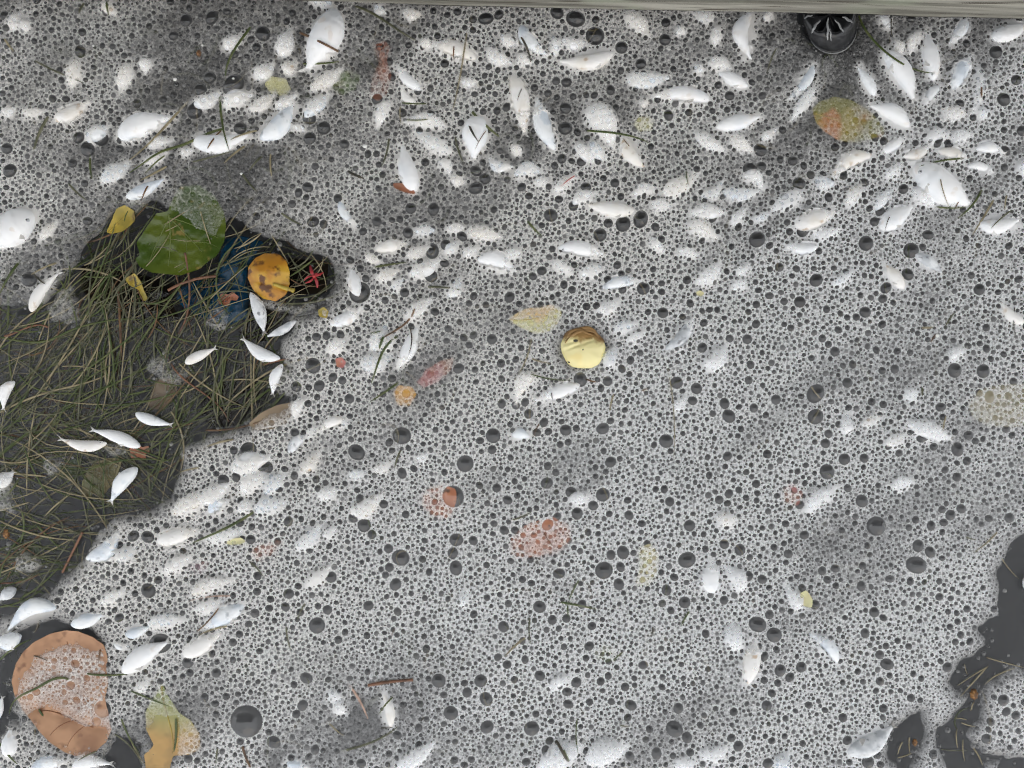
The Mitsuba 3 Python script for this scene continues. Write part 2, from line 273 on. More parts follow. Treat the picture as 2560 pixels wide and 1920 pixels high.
# ------------------------------------------------------------------ fish
# tile  head x y  tail x y  width  cover(0 bare .. 1 hidden)  [tone letter] [e = eye shows] [| own label]
FISH = '''
A 2150 75 2000 500 235 0 w e|largest fish near the top, snout up, brown straw across its back
A 2000 -30 2150 60 95 .3
A 1450 310 1565 215 80 .2
A 500 385 445 575 88 .3 c
A 825 405 765 600 95 .6
A 945 375 920 470 70 .7
A 1640 500 1755 395 100 .5
A 360 765 585 655 98 .1 c
A 15 725 105 695 65 .4
A 140 715 290 725 60 .5 c
A 565 905 695 795 95 .4 b
A 780 875 1145 735 175 .05
A 960 945 1115 885 65 .6
A 1255 675 1425 595 92 .3
A 1445 685 1620 585 110 .2
A 1605 705 1770 610 85 .2
A 1775 690 1915 605 65 .4
A 1685 885 1930 665 135 0
A 1965 745 2115 595 88 .2 b
A 2005 575 2195 435 85 .4
A 1830 465 1905 385 92 .7
A 1810 355 1865 175 105 .6
A 1260 915 1640 880 135 0 w
A 930 1045 1080 975 65 .5
A 1165 985 1245 955 52 .6
A 655 1165 825 1035 92 .4
A 825 1265 1085 1150 95 0 b
A 205 1385 -130 1600 225 0 w|thick white fish cut by the left edge, round hole in its blunt end
A 255 1535 365 1415 65 .7
A 85 190 125 50 75 .6
A 160 200 172 100 65 .5
A 675 -10 745 110 75 .5
A 1875 815 1970 835 45 .6
B 865 375 590 270 112 .1 c
B 515 255 590 315 65 .7
B 945 315 1105 415 88 .2
B 1035 225 1135 295 72 .6
B 1165 175 1315 370 95 .1 b
B 1145 355 1235 415 62 .4
B 1370 235 1390 365 65 .6
B 1425 250 1600 285 85 .6
B 1740 345 1385 435 115 0 c
B 1835 80 2000 230 92 .4
B 2165 165 2225 215 62 .5
B 1855 515 2120 495 112 .2
B 2360 635 2000 608 105 .1
B 512 572 360 420 78 .1
B 485 665 375 550 58 .1 c
B 885 520 770 530 62 .7
B 315 645 232 820 72 .4
B 665 805 410 765 88 .2
B 705 975 470 850 92 .2 b
B 890 760 845 1045 185 0 w|round bellied fish under two crossed dark straws, upper centre
B 1115 490 1195 850 135 .1 c e
B 1375 955 1255 630 115 .1
B 1615 680 1770 950 172 .2
B 1825 880 1945 1110 112 0
B 1515 925 1645 1055 82 .5
B 1605 925 1725 1025 82 .6 b
B 475 1220 385 910 135 0|plump white fish with split belly, brown leaf scrap under it
B 635 1035 725 1125 62 .6
B 715 1150 805 1165 72 .4 c
B 965 1015 1105 1095 72 .3 b
B 1125 1125 1320 1085 82 .4 b
B 1265 1185 1345 1135 72 .6
B 1385 1225 1515 1125 72 .2
B 1895 1255 2035 1185 68 .2
B 2085 1245 2310 1105 112 .2
B 1505 1305 1665 1225 78 .4
B 1875 1350 1560 1335 115 0 c|cream fish with a brown patch on its flank
B 2005 1310 2145 1330 72 .5
B 235 1605 430 1565 92 .1
B 485 1490 615 1480 68 .3 b
B 685 1475 805 1460 62 .4
B 825 1485 1050 1525 92 .3
B 435 1645 575 1585 72 .4
B 685 1625 770 1550 72 .3 b
B 795 1635 910 1595 65 .5
B 1415 1595 1700 1615 105 .1
B 1995 1525 2085 1630 65 .5
B 1055 1645 1170 1615 72 .4
B 0 1300 100 1470 62 .1 b
B 1105 925 1165 1005 62 .6
B 405 70 525 92 72 .7
B 1925 650 1995 662 52 .7
B 225 35 295 85 62 .7
C 215 112 70 88 75 .3
C 245 165 218 300 62 .2
C 445 95 408 410 112 0 w e
C 548 85 582 135 62 .2
C 1285 100 1355 190 62 .1
C 1385 255 1435 360 58 .3
C 1545 205 1470 350 68 .2
C 1628 505 1588 180 112 0
C 1835 130 1735 290 78 .1 b
C 2010 235 2280 155 115 0 w e|white fish with dark eye under the beam at the right corner
C 185 400 340 435 72 .4
C 428 552 225 462 88 0
C 98 415 155 465 48 .4
C 855 425 715 650 72 .1 b
C 865 570 712 770 72 .2
C 1245 608 1145 410 78 0
C 1322 340 1528 665 142 0 w e|big white fish pointing up left beside the curved grass blade
C 1665 560 1550 680 64 .1 s
C 1758 568 1865 360 102 .1 b
C 1912 440 1908 740 62 .3 s
C 1955 685 1938 780 62 .6 b
C 1685 700 1850 745 82 .4
C 1465 808 1210 650 122 0
C 245 815 540 745 115 0 w|plain white oval fish left of the olive leaf
C 105 855 290 980 78 .4
C 325 885 480 970 82 .4 c
C 535 895 630 812 58 .6
C 1315 980 1445 870 72 .1
C 1575 895 1750 845 82 .2 s
C 1442 1005 1630 932 78 .1 c e
C 1665 970 1850 1015 82 .1 c
C 1755 905 1895 855 72 .5
C 1905 958 2090 972 72 .1
C 1855 1070 2020 1092 58 .1
C 1225 1000 960 1112 102 .1 c
C 1325 1135 1445 1045 72 .3
C 1520 1075 1895 1340 225 0 w e|largest fish at upper right, grey eye, small fin standing up
C 2185 1045 2250 1130 92 .2
C 405 1125 560 1205 82 .4
C 145 1255 290 1175 62 .4 b
C 285 1230 520 1245 88 .3 b
C 75 1370 300 1358 98 .2
C 335 1435 435 1335 62 .6
C 780 1240 570 1360 98 .2 s
C 475 1412 595 1365 52 .4
C 1075 1315 1175 1180 78 .3
C 1265 1345 1375 1205 72 .5 b
C 1495 1225 1650 1335 82 .5
C 1300 1460 1520 1310 145 .05
C 750 1450 1005 1360 135 .1 c
C 855 1512 1050 1475 62 .3
C 55 1445 250 1515 102 .2
C 880 1588 670 1590 84 .1
C -5 1615 125 1635 62 .3
C 1930 1440 2205 1442 115 0
C 875 1150 1005 1192 82 .6
D 205 345 378 80 82 0 c|slim white fish on the grass by the left edge, tail up
D 1615 245 1722 505 95 0 s e
D 1895 422 1700 530 64 0 s
D 1788 655 1535 545 92 0
D 1200 685 1395 585 76 0 c
D 1812 702 1745 880 78 .1
D 85 812 -5 985 78 0
D 882 1015 1112 1100 84 0 b
D 670 1205 365 1200 84 0|fish tipped left with bubbles on its tail, crossing another
D 885 1220 575 1105 88 0|fish crossing above another in the grass, head right
D 870 1370 695 1590 108 0 b
D 2215 545 2095 615 102 .3
D 1945 912 1885 1050 72 .2
D 2220 1050 2040 1122 72 .1
D 1860 1260 1975 1145 82 .1 s
D 1985 1165 2045 1085 48 .2 s
D 1945 1395 2065 1235 82 .3
D 1500 1370 1740 1285 135 .2
D 1560 1515 1750 1385 112 .2
D 1705 1525 1835 1395 92 .3
D 1260 1565 1490 1485 122 .2
D 1110 1645 1340 1535 112 .2 c
D 1345 1645 1470 1560 102 .1 b
D 1535 1645 1630 1570 82 .3
D 1650 1645 1840 1560 102 .3
D 2045 1545 2180 1495 82 .4
D -10 1485 70 1390 92 .4
E 115 250 65 70 92 0 w|fish with its end in a big bubble, left of centre
E -55 438 150 332 92 .1
E 895 22 1140 78 112 .1
E 455 115 650 22 102 .2
E 245 145 380 85 78 .3 c
E 335 205 415 145 54 .4
E 695 255 788 150 82 .4
E 425 395 600 272 88 .2
E 1365 35 1510 118 68 .2
E 1545 125 1710 65 78 .2 b
E 1695 202 1940 145 84 .1
E 1655 355 1810 282 84 .2
E 1765 482 1920 425 68 .3 b
E 1845 545 1970 492 54 .4
E 200 605 300 445 102 .4 b
E 275 595 370 490 72 .4
E 490 470 370 725 112 .1
E 1715 705 1780 570 82 .3
E 2095 595 2295 395 92 .1 s
E 1255 762 1105 925 98 .2
E 1530 832 1250 925 98 .1
E 1112 1152 1235 1148 78 0 b
E 1475 1560 1610 1555 84 .5
E 70 1645 290 1550 112 .2
E 215 1372 340 1325 68 .4 c
E 55 1412 170 1388 64 .5 b
E 495 1302 580 1262 54 .7
E 140 705 340 632 122 .7 b
E 5 1075 55 1045 52 .6
E 165 -15 275 55 56 .5
E 2145 995 2225 890 62 .5
F 112 178 268 30 98 .3
F 365 115 460 42 54 .5
F 345 215 440 152 64 .6
F 1435 200 1305 45 98 0
F 1525 -5 1705 118 78 0 s
F 985 182 1130 82 54 .4 b
F 2200 428 2045 300 78 0 c|white fish with brown fin by the right edge
F 170 712 315 570 122 .2
F 1745 675 1850 582 72 .6
F 1455 912 1550 865 82 .5
F 1060 1138 1082 1000 82 .5
F 1470 1085 1755 1165 112 .2
F 1335 1215 1460 1132 72 .4
F 1175 1092 1310 1025 64 .7 c
F 820 1628 1020 1472 98 .2
F 1365 1492 1510 1445 78 .4
G 562 297 780 142 112 .1
G 752 305 870 222 82 .3 b
G 1020 185 1270 122 122 .1 c
G 1330 165 1580 125 84 .2 b
G 1050 385 1230 282 88 .2
G 1910 238 2070 82 88 .3 b
G 2075 152 2170 102 64 .4
G 1975 465 2140 352 78 .2
G 652 585 810 502 74 .2
G 1240 525 1510 422 84 .4 c
G 345 615 5 718 115 0 b
G 465 722 680 662 102 0 b
G 955 722 1200 685 88 .2 b
G 812 785 980 745 78 0 b
G 1255 622 1450 575 84 .2
G 1560 602 1295 752 122 .1 b
G 800 1020 1095 815 132 0 w|large fish with its tail in a large bubble, lower left
G 1190 915 1430 782 112 .1 c
G 735 848 830 872 44 .1
G 125 800 -30 845 112 .1
G 95 495 -10 568 92 0 s
G 55 1565 80 1380 115 0|white fish at the left edge below the large orange leaf
G -25 1335 15 1180 72 0
G 210 1655 430 1595 102 .1 b
G 470 1650 700 1592 92 .1
G 885 1155 955 1070 58 .5
G 2115 1155 2195 1225 64 .3
G 2150 1225 2220 1300 64 .2
G 1850 1615 1980 1650 74 .1 b
H 325 1375 285 1140 74 0 c
H 1355 1135 1500 1045 64 .4
H 380 1645 612 1480 102 .2
H 778 605 825 492 54 .5 b
H 1290 1630 1570 1510 155 .3
H 1590 1610 1860 1495 152 .4
I 205 515 195 310 132 .1
I 395 500 300 330 102 .3
I 770 620 680 470 84 .2
I 365 890 335 690 112 .4
I 440 1100 472 815 122 .1 c
I 1008 962 850 765 84 .1
I 1095 1545 1400 1375 135 0 s|bluish white fish with grey tail at the foam's torn edge
I 140 1562 330 1518 84 .4
I 640 1655 705 1550 92 .4
I -25 1645 110 1595 84 .3
I 235 52 385 38 84 .5
I 2235 510 2230 375 64 0 s
'''
FPROF = PchipInterpolator([0, .015, .05, .11, .2, .33, .48, .62, .75, .86, .93, 1.0], [.06, .20, .38, .58, .80, .97, 1.0, .92, .70, .46, .29, .19])
fish = []
for line in FISH.strip().splitlines():
    data, _, own = line.partition('|')
    w = data.split()
    t = w[0]
    hx, hy = tp(t, float(w[1]), float(w[2])); tx, ty = tp(t, float(w[3]), float(w[4]))
    fish.append(dict(h=(hx, hy), t=(tx, ty), w=float(w[5]) * K, c=float(w[6]), tone=next((x for x in w[7:] if x in 'wbcs'), None), eye='e' in w[7:], own=own))
TONE = {'w': 'fish_white', 'b': 'fish_blue', 'c': 'fish_cream', 's': 'fish_silver'}
WORD = {'w': 'white', 'b': 'bluish', 'c': 'creamy', 's': 'silvery'}


def fish_frame(f, r):
    f['c'] *= .65
    h = np.array(f['h']); t = np.array(f['t'])
    f['h'] = tuple(h + .05 * (h - t)); h = np.array(f['h'])
    f['L'] = np.linalg.norm(t - h) * U * (1.0 if f['c'] < .05 else 1.10)
    f['W'] = f['w'] * U * (.90 + .16 * min(1, f['c'] * 4)) * r.uniform(.93, 1.05)
    f['hh'] = f['W'] * .42
    f['zc'] = ZS - f['hh'] + f['hh'] * (1.15 - .95 * f['c'])
    f['zc'] = max(f['zc'], -f['hh'] * .55) if f['c'] < .5 else f['zc']
    a, b = P(*f['h']), P(*(f['t'] if f['c'] < .05 else tuple(np.array(f['t']) + .10 * (np.array(f['t']) - np.array(f['h'])))))
    d = (b - a)[:2] / np.linalg.norm((b - a)[:2])
    f['o'], f['d'], f['nrm'] = a[:2], d, np.array([-d[1], d[0]])
    f['bend'] = r.normal(0, .065)
    f['warp'] = r.uniform(.82, 1.22)
    f['belly'] = r.uniform(-.13, .13)
    f['dip'] = f['hh'] * r.uniform(.2, .7) * (0.6 if f['c'] < .1 else 1)
    f['body_end'] = .90


def fish_axis(f, s):
    """lateral offset and height of the body's axis at s (0 head .. 1 tail end)"""
    lat = f['bend'] * f['L'] * (np.sin(s * np.pi * 1.2) - .6 * s) + f['belly'] * f['W'] * np.sin(np.pi * s) ** 2
    z = f['zc'] - f['dip'] * s ** 2 - .25 * f['hh'] * np.exp(-s / .08)
    return lat, z


def fish_body(f, seed):
    big = f['w'] > 45
    n, k = (46, 26) if big else (26, 16)
    s = np.concatenate([np.linspace(0, 1, n) ** 1.35])
    e = f['body_end']
    hw = FPROF(s ** f['warp']) * f['W'] / 2
    hh = np.maximum(FPROF(s ** f['warp']) ** .9 * f['hh'], .0006)
    lat, z = fish_axis(f, s * e)
    th = np.arange(k) * 2 * np.pi / k
    cs, sn = np.cos(th), np.sin(th)
    y = lat[:, None] + hw[:, None] * np.sign(cs) * np.abs(cs) ** .9
    zz = z[:, None] + hh[:, None] * sn
    x = np.repeat((s * e * f['L'])[:, None], k, 1)
    q = np.stack([x, y, zz], -1)
    lump = meshkit.fbm(q / f['W'] * 2.2 + seed, 3, 3) - .5
    # gill crease and belly crease
    crease = -np.exp(-((s[:, None] - .235 - .03 * cs[None]) / .012) ** 2) * .07 - np.exp(-((s[:, None] - .56) / .02) ** 2) * .035 * (seed % 3 == 0)
    keel = -.06 * np.exp(-((th[None] - np.pi / 2) / .12) ** 2) * np.exp(-((s[:, None] - .45) / .2) ** 2) * (seed % 2)
    m = (1 + .09 * lump + crease + keel)
    ctr = np.stack([x, np.repeat(lat[:, None], k, 1), np.repeat(z[:, None], k, 1)], -1)
    q = ctr + (q - ctr) * m[..., None]
    v = q.reshape(-1, 3)
    i, j = np.meshgrid(np.arange(n - 1), np.arange(k), indexing='ij')
    a, b = i * k + j, i * k + (j + 1) % k
    fc = np.stack([a, b, b + k, a + k], -1).reshape(-1, 4)
    fc = np.vstack([fc[:, [0, 1, 2]], fc[:, [0, 2, 3]]])
    v = np.vstack([v, [q[0].mean(0)], [q[-1].mean(0)]])
    nb = n * k
    jj = np.arange(k)
    fc = np.vstack([fc, np.stack([jj * 0 + nb, (jj + 1) % k, jj], -1), np.stack([jj * 0 + nb + 1, (n - 1) * k + jj, (n - 1) * k + (jj + 1) % k], -1)])
    return v, fc


def to_world(f, v):
    v = np.asarray(v)
    xy = f['o'] + v[:, :1] * f['d'] + v[:, 1:2] * f['nrm']
    return np.column_stack([xy, v[:, 2]])


def sheet(rows):
    """a thin closed fin from a grid of points rows[i][j] (its two skins a hair apart)"""
    r = np.asarray(rows, float)
    n, k, _ = r.shape
    top = r + [0, 0, .0004]; bot = r - [0, 0, .0004]
    v = np.vstack([top.reshape(-1, 3), bot.reshape(-1, 3)])
    i, j = np.meshgrid(np.arange(n - 1), np.arange(k - 1), indexing='ij')
    a = i * k + j
    q = np.stack([a, a + k, a + k + 1, a + 1], -1).reshape(-1, 4)
    m = n * k
    ring = [(i_, 0) for i_ in range(n)] + [(n - 1, j_) for j_ in range(1, k)] + [(i_, k - 1) for i_ in range(n - 2, -1, -1)] + [(0, j_) for j_ in range(k - 2, 0, -1)]
    ring = np.array([x * k + y for x, y in ring])
    nx = np.roll(ring, -1)
    q = np.vstack([q, q[:, ::-1] + m, np.stack([ring, ring + m, nx + m, nx], -1)])
    return v, q


def fish_tail(f, seed):
    r = np.random.default_rng(seed)
    e = f['body_end']
    rows = []
    for s in np.linspace(e - .03, 1.0, 6):
        u = max(0.0, (s - e + .03) / (1 - e + .03))
        half = (f['W'] / 2) * (.14 + .42 * u ** 1.3)
        row = []
        for w in np.linspace(-1, 1, 9):
            lat, z = fish_axis(f, s - .055 * u * (1 - abs(w)) ** 1.0)
            fold = f['hh'] * .16 * math.sin(w * 5 + seed) * u
            row.append([(s - .06 * u * (1 - abs(w))) * f['L'], float(lat) + half * w, float(z) + fold * .5 + f['hh'] * .1 * r.uniform(-1, 1) * u])
        rows.append(row)
    return sheet(rows)


def fish_fin(f, seed, side):
    s0 = .27
    hw = float(FPROF(s0)) * f['W'] / 2
    lat, z = fish_axis(f, s0 * .86)
    rows = []
    for u in np.linspace(0, 1, 5):
        row = []
        for w in np.linspace(0, 1, 6):
            row.append([(s0 + .02 + .17 * u * (.35 + .65 * w) + .05 * w * (1 - u)) * f['L'] * .86, float(lat) + side * hw * (.72 + .5 * u * (1 - .5 * w)), float(z) + f['hh'] * (.62 - .35 * u + .12 * math.sin(3 * w))])
        rows.append(row)
    return sheet(rows)


def fish_eye(f, side):
    s0 = .085
    hw = float(FPROF(s0 / .86)) * f['W'] / 2
    lat, z = fish_axis(f, s0)
    out = []
    for rad, up in ((.055, 0), (.033, .032)):
        m = trimesh.creation.icosphere(2, 1.0)
        rr = max(rad * f['W'] * 1.1, .0006)
        v = np.asarray(m.vertices) * rr
        v = v + [s0 * f['L'] * 1.15, float(lat) + side * hw * .62, float(z) + f['hh'] * .50 + up * f['W'] * .9]
        out.append((v, np.asarray(m.faces)))
    return out


fr = np.random.default_rng(11)
mids = [((f['h'][0] + f['t'][0]) / 2, (f['h'][1] + f['t'][1]) / 2) for f in fish]
for i, f in enumerate(fish):
    fish_frame(f, fr)
    key = numbered('dead_fish')
    f['key'] = key
    tone = f['tone'] or fr.choice(['w', 'w', 'w', 'w', 'c', 'b'])
    bsdf = TONE[tone]
    v, fc = fish_body(f, i)
    parts = f['w'] > 27
    add(key + '__body' if parts else key, (to_world(f, v), fc), bsdf, smooth=True)
    if parts:
        v, fc = fish_tail(f, i)
        add(key + '__tail_fin', (to_world(f, v), fc), 'fin_dark' if tone == 's' else 'fin', smooth=30)
        if f['w'] > 33 and f['c'] < .25:
            v, fc = fish_fin(f, i, 1 if i % 2 else -1)
            add(key + '__pectoral_fin', (to_world(f, v), fc), 'fin', smooth=30)
        if f['eye'] or (f['c'] < .15 and i % 3 == 0):
            (v1, f1), (v2, f2) = fish_eye(f, 1 if i % 2 else -1)
            add(key + '__eye', (to_world(f, v1), f1), 'eye_ring', smooth=True)
            add(key + '__eye__pupil', (to_world(f, v2), f2), 'eye_pupil', smooth=True)
    size = 'tiny' if f['w'] < 24 else 'small' if f['w'] < 33 else 'medium' if f['w'] < 43 else 'large'
    skip = [n for n, x, y in LAND if math.hypot(x - mids[i][0], y - mids[i][1]) < 60]
    veil = ' veiled' if f['c'] >= .4 else ''
    labels[key] = {'label': f['own'] or f'{size}{veil} {WORD[tone]} fish, {where(mids, i, skip)}', 'category': 'fish', 'group': 'dead fish floating in the foam'}

# ------------------------------------------------------------------ foam: where it lies
def poly(t, *xy):
    return Polygon([tp(t, *p) for p in xy]).buffer(0)


hole_left = Polygon([tp('A', *p) for p in [(500, 1640), (540, 1560), (640, 1490), (680, 1400), (760, 1340), (860, 1370), (900, 1330), (960, 1270), (1020, 1290), (1060, 1350), (1110, 1375), (1200, 1415), (1240, 1475), (1330, 1525),
                     (1385, 1540), (1425, 1480), (1450, 1400), (1530, 1425), (1650, 1490), (1750, 1525), (1850, 1570), (1990, 1610), (2105, 1645)]]
                    + [tp('D', *p) for p in [(2125, 60), (2130, 120), (2110, 250), (2060, 290), (2050, 340), (1960, 350), (1890, 375), (1835, 405), (1895, 440), (1850, 500), (1795, 545), (1810, 640), (1830, 690), (1765, 760), (1740, 830), (1800, 900),
                     (1870, 930), (1850, 960), (1740, 985), (1650, 1050), (1560, 1110), (1430, 1120), (1330, 1150), (1270, 1190), (1180, 1215), (1150, 1290), (1175, 1360), (1110, 1450), (1085, 1550), (960, 1640)]]
                    + [tp('G', *p) for p in [(850, 15), (700, 70), (610, 130), (575, 230), (490, 330), (420, 400), (330, 455), (280, 525), (200, 575), (90, 640), (-40, 690), (-700, 720)]]
                    + [tp('D', *p) for p in [(-700, 330), (-60, 325), (60, 330), (170, 310), (215, 330), (300, 280), (360, 200), (420, 130), (480, 40), (520, 10)]]).buffer(0)
holes = [hole_left,
         poly('G', (20, 800), (110, 770), (210, 715), (330, 690), (450, 735), (570, 780), (640, 830), (600, 860), (430, 830), (300, 860), (200, 900), (140, 1000), (100, 1080), (85, 1200), (60, 1280), (110, 1320), (40, 1345), (20, 1440), (-60, 1500), (-60, 950), (60, 900), (130, 850)),
         poly('G', (-200, 950), (40, 930), (90, 1030), (60, 1180), (60, 1330), (-40, 1420), (-200, 1450)),
         poly('G', (730, 1440), (800, 1450), (880, 1490), (880, 1560), (900, 1700), (680, 1700), (640, 1590), (700, 1540)),
         poly('G', (210, 1280), (300, 1280), (420, 1330), (540, 1390), (600, 1380), (680, 1400), (640, 1480), (500, 1500), (380, 1440), (280, 1380)),   # leaf lobe clear of foam
         poly('G', (1020, 1330), (1150, 1330), (1120, 1450), (1110, 1560), (1010, 1530), (990, 1450)),
         poly('G', (930, 1560), (1080, 1570), (1060, 1700), (920, 1700)),
         poly('E', (1435, 520), (1520, 480), (1620, 490), (1690, 560), (1685, 640), (1620, 690), (1540, 720), (1470, 680), (1425, 600)).buffer(-5),
         poly('C', (780, 60), (1130, 60), (1135, 160), (1100, 250), (1040, 300), (950, 320), (870, 290), (800, 200)),
         Polygon([tp('I', *p) for p in [(2500, 60), (2212, 150), (2140, 205), (2105, 290), (2060, 400), (2050, 500), (2075, 575), (2070, 660), (1985, 705), (1930, 755), (1985, 810), (1975, 880), (1890, 935), (1830, 950), (1800, 1020), (1755, 1110),
                  (1785, 1150), (1870, 1185), (1830, 1250), (1740, 1350), (1665, 1400), (1680, 1520), (1730, 1660), (1760, 2000), (2700, 2000), (2700, 60)]]).buffer(0),
         poly('I', (1500, 1295), (1560, 1290), (1600, 1370), (1580, 1460), (1530, 1560), (1490, 1700), (1430, 1700), (1360, 1560), (1345, 1470), (1400, 1400), (1470, 1335))]
islands = [('small foam patch in the lower right corner, dotted with round bubbles', poly('I', (1985, 1110), (2090, 1050), (2150, 1015), (2400, 1030), (2450, 1500), (2380, 1610), (2120, 1590), (1960, 1560), (1890, 1500), (1865, 1440), (1920, 1330), (1950, 1250), (1955, 1160))),
           ('little foam tuft over the grass right of the long arched blade', poly('D', (960, 650), (1040, 640), (1100, 690), (1200, 730), (1190, 790), (1120, 830), (1000, 800), (930, 720))),
           ('froth blob left of the twigs, with bright bubbles', poly('D', (300, 330), (380, 200), (460, 170), (500, 330), (510, 410), (420, 440), (330, 400))),
           ('small froth patch above the folded khaki leaf, on the grass', poly('D', (260, 1290), (330, 1280), (385, 1320), (370, 1380), (300, 1410), (250, 1370))),
           ('foam patch at the left edge beside the khaki leaf', poly('D', (-200, 1380), (50, 1400), (90, 1440), (70, 1530), (90, 1640), (-200, 1660))),
           ('round foam patch in the grass above the lower foam strip', poly('G', (80, 300), (140, 265), (210, 290), (235, 370), (200, 410), (110, 400), (70, 350))),
           ('froth around the bubble on the blue plastic', poly('D', (1310, 420), (1340, 350), (1410, 330), (1460, 380), (1460, 450), (1390, 480))),
           ('froth under the two crossing fish', poly('D', (650, 1240), (740, 1205), (830, 1240), (800, 1290), (700, 1285))),
           ('thin froth arc below the golden yellow leaf', poly('D', (1670, 275), (1760, 305), (1880, 318), (2000, 288), (2070, 255), (2070, 300), (1990, 350), (1880, 368), (1740, 352), (1670, 318))),
           ('tiny foam tip at the bottom edge, lower right water', poly('I', (2000, 1680), (1985, 1620), (2020, 1610), (2060, 1620), (2070, 1700)))]
MARGIN = 200
main = box(-MARGIN, -MARGIN, 2560 + MARGIN, 1920 + MARGIN).difference(unary_union(holes))


def ragged(poly_, amp, seed, step=4.0, wide=55.0):
    """roughen an outline so that the foam's edge is scalloped by its bubbles"""
    def ring(r):
        n = max(12, int(r.length / step))
        pts = np.array([r.interpolate(k * r.length / n).coords[0] for k in range(n)])
        d1 = meshkit.fbm(np.column_stack([pts / wide, np.full(n, seed)]), 3, seed) - .5
        d2 = meshkit.fbm(np.column_stack([pts / wide, np.full(n, seed + 9.)]), 3, seed + 5) - .5
        return pts + amp * np.column_stack([d1, d2])
    return unary_union([Polygon(ring(g_.exterior), [ring(q) for q in g_.interiors]).buffer(0) for g_ in (poly_.geoms if hasattr(poly_, 'geoms') else [poly_])])


pieces = []
for g in (main.geoms if hasattr(main, 'geoms') else [main]):
    if g.area > 3000:
        g2 = ragged(g.buffer(5).buffer(-5), 26, 3, wide=42.0)
        pieces += [('main', x) for x in (g2.geoms if hasattr(g2, 'geoms') else [g2]) if x.area > 2000]
for lab, g in islands:
    g2 = ragged(g.buffer(-6).buffer(12).buffer(-4), 26, 4, wide=26.0)
    pieces += [(lab, x) for x in (g2.geoms if hasattr(g2, 'geoms') else [g2]) if x.area > 500]
pieces.sort(key=lambda q: -q[1].area if q[0] == 'main' else 0)
foam_region = unary_union([g for _, g in pieces])
edge_pts = np.vstack([np.array([r.interpolate(d).coords[0] for d in np.arange(0, r.length, 4.5)]) for _, g in pieces for r in [g.exterior, *g.interiors]])
edge_tree = cKDTree(edge_pts)

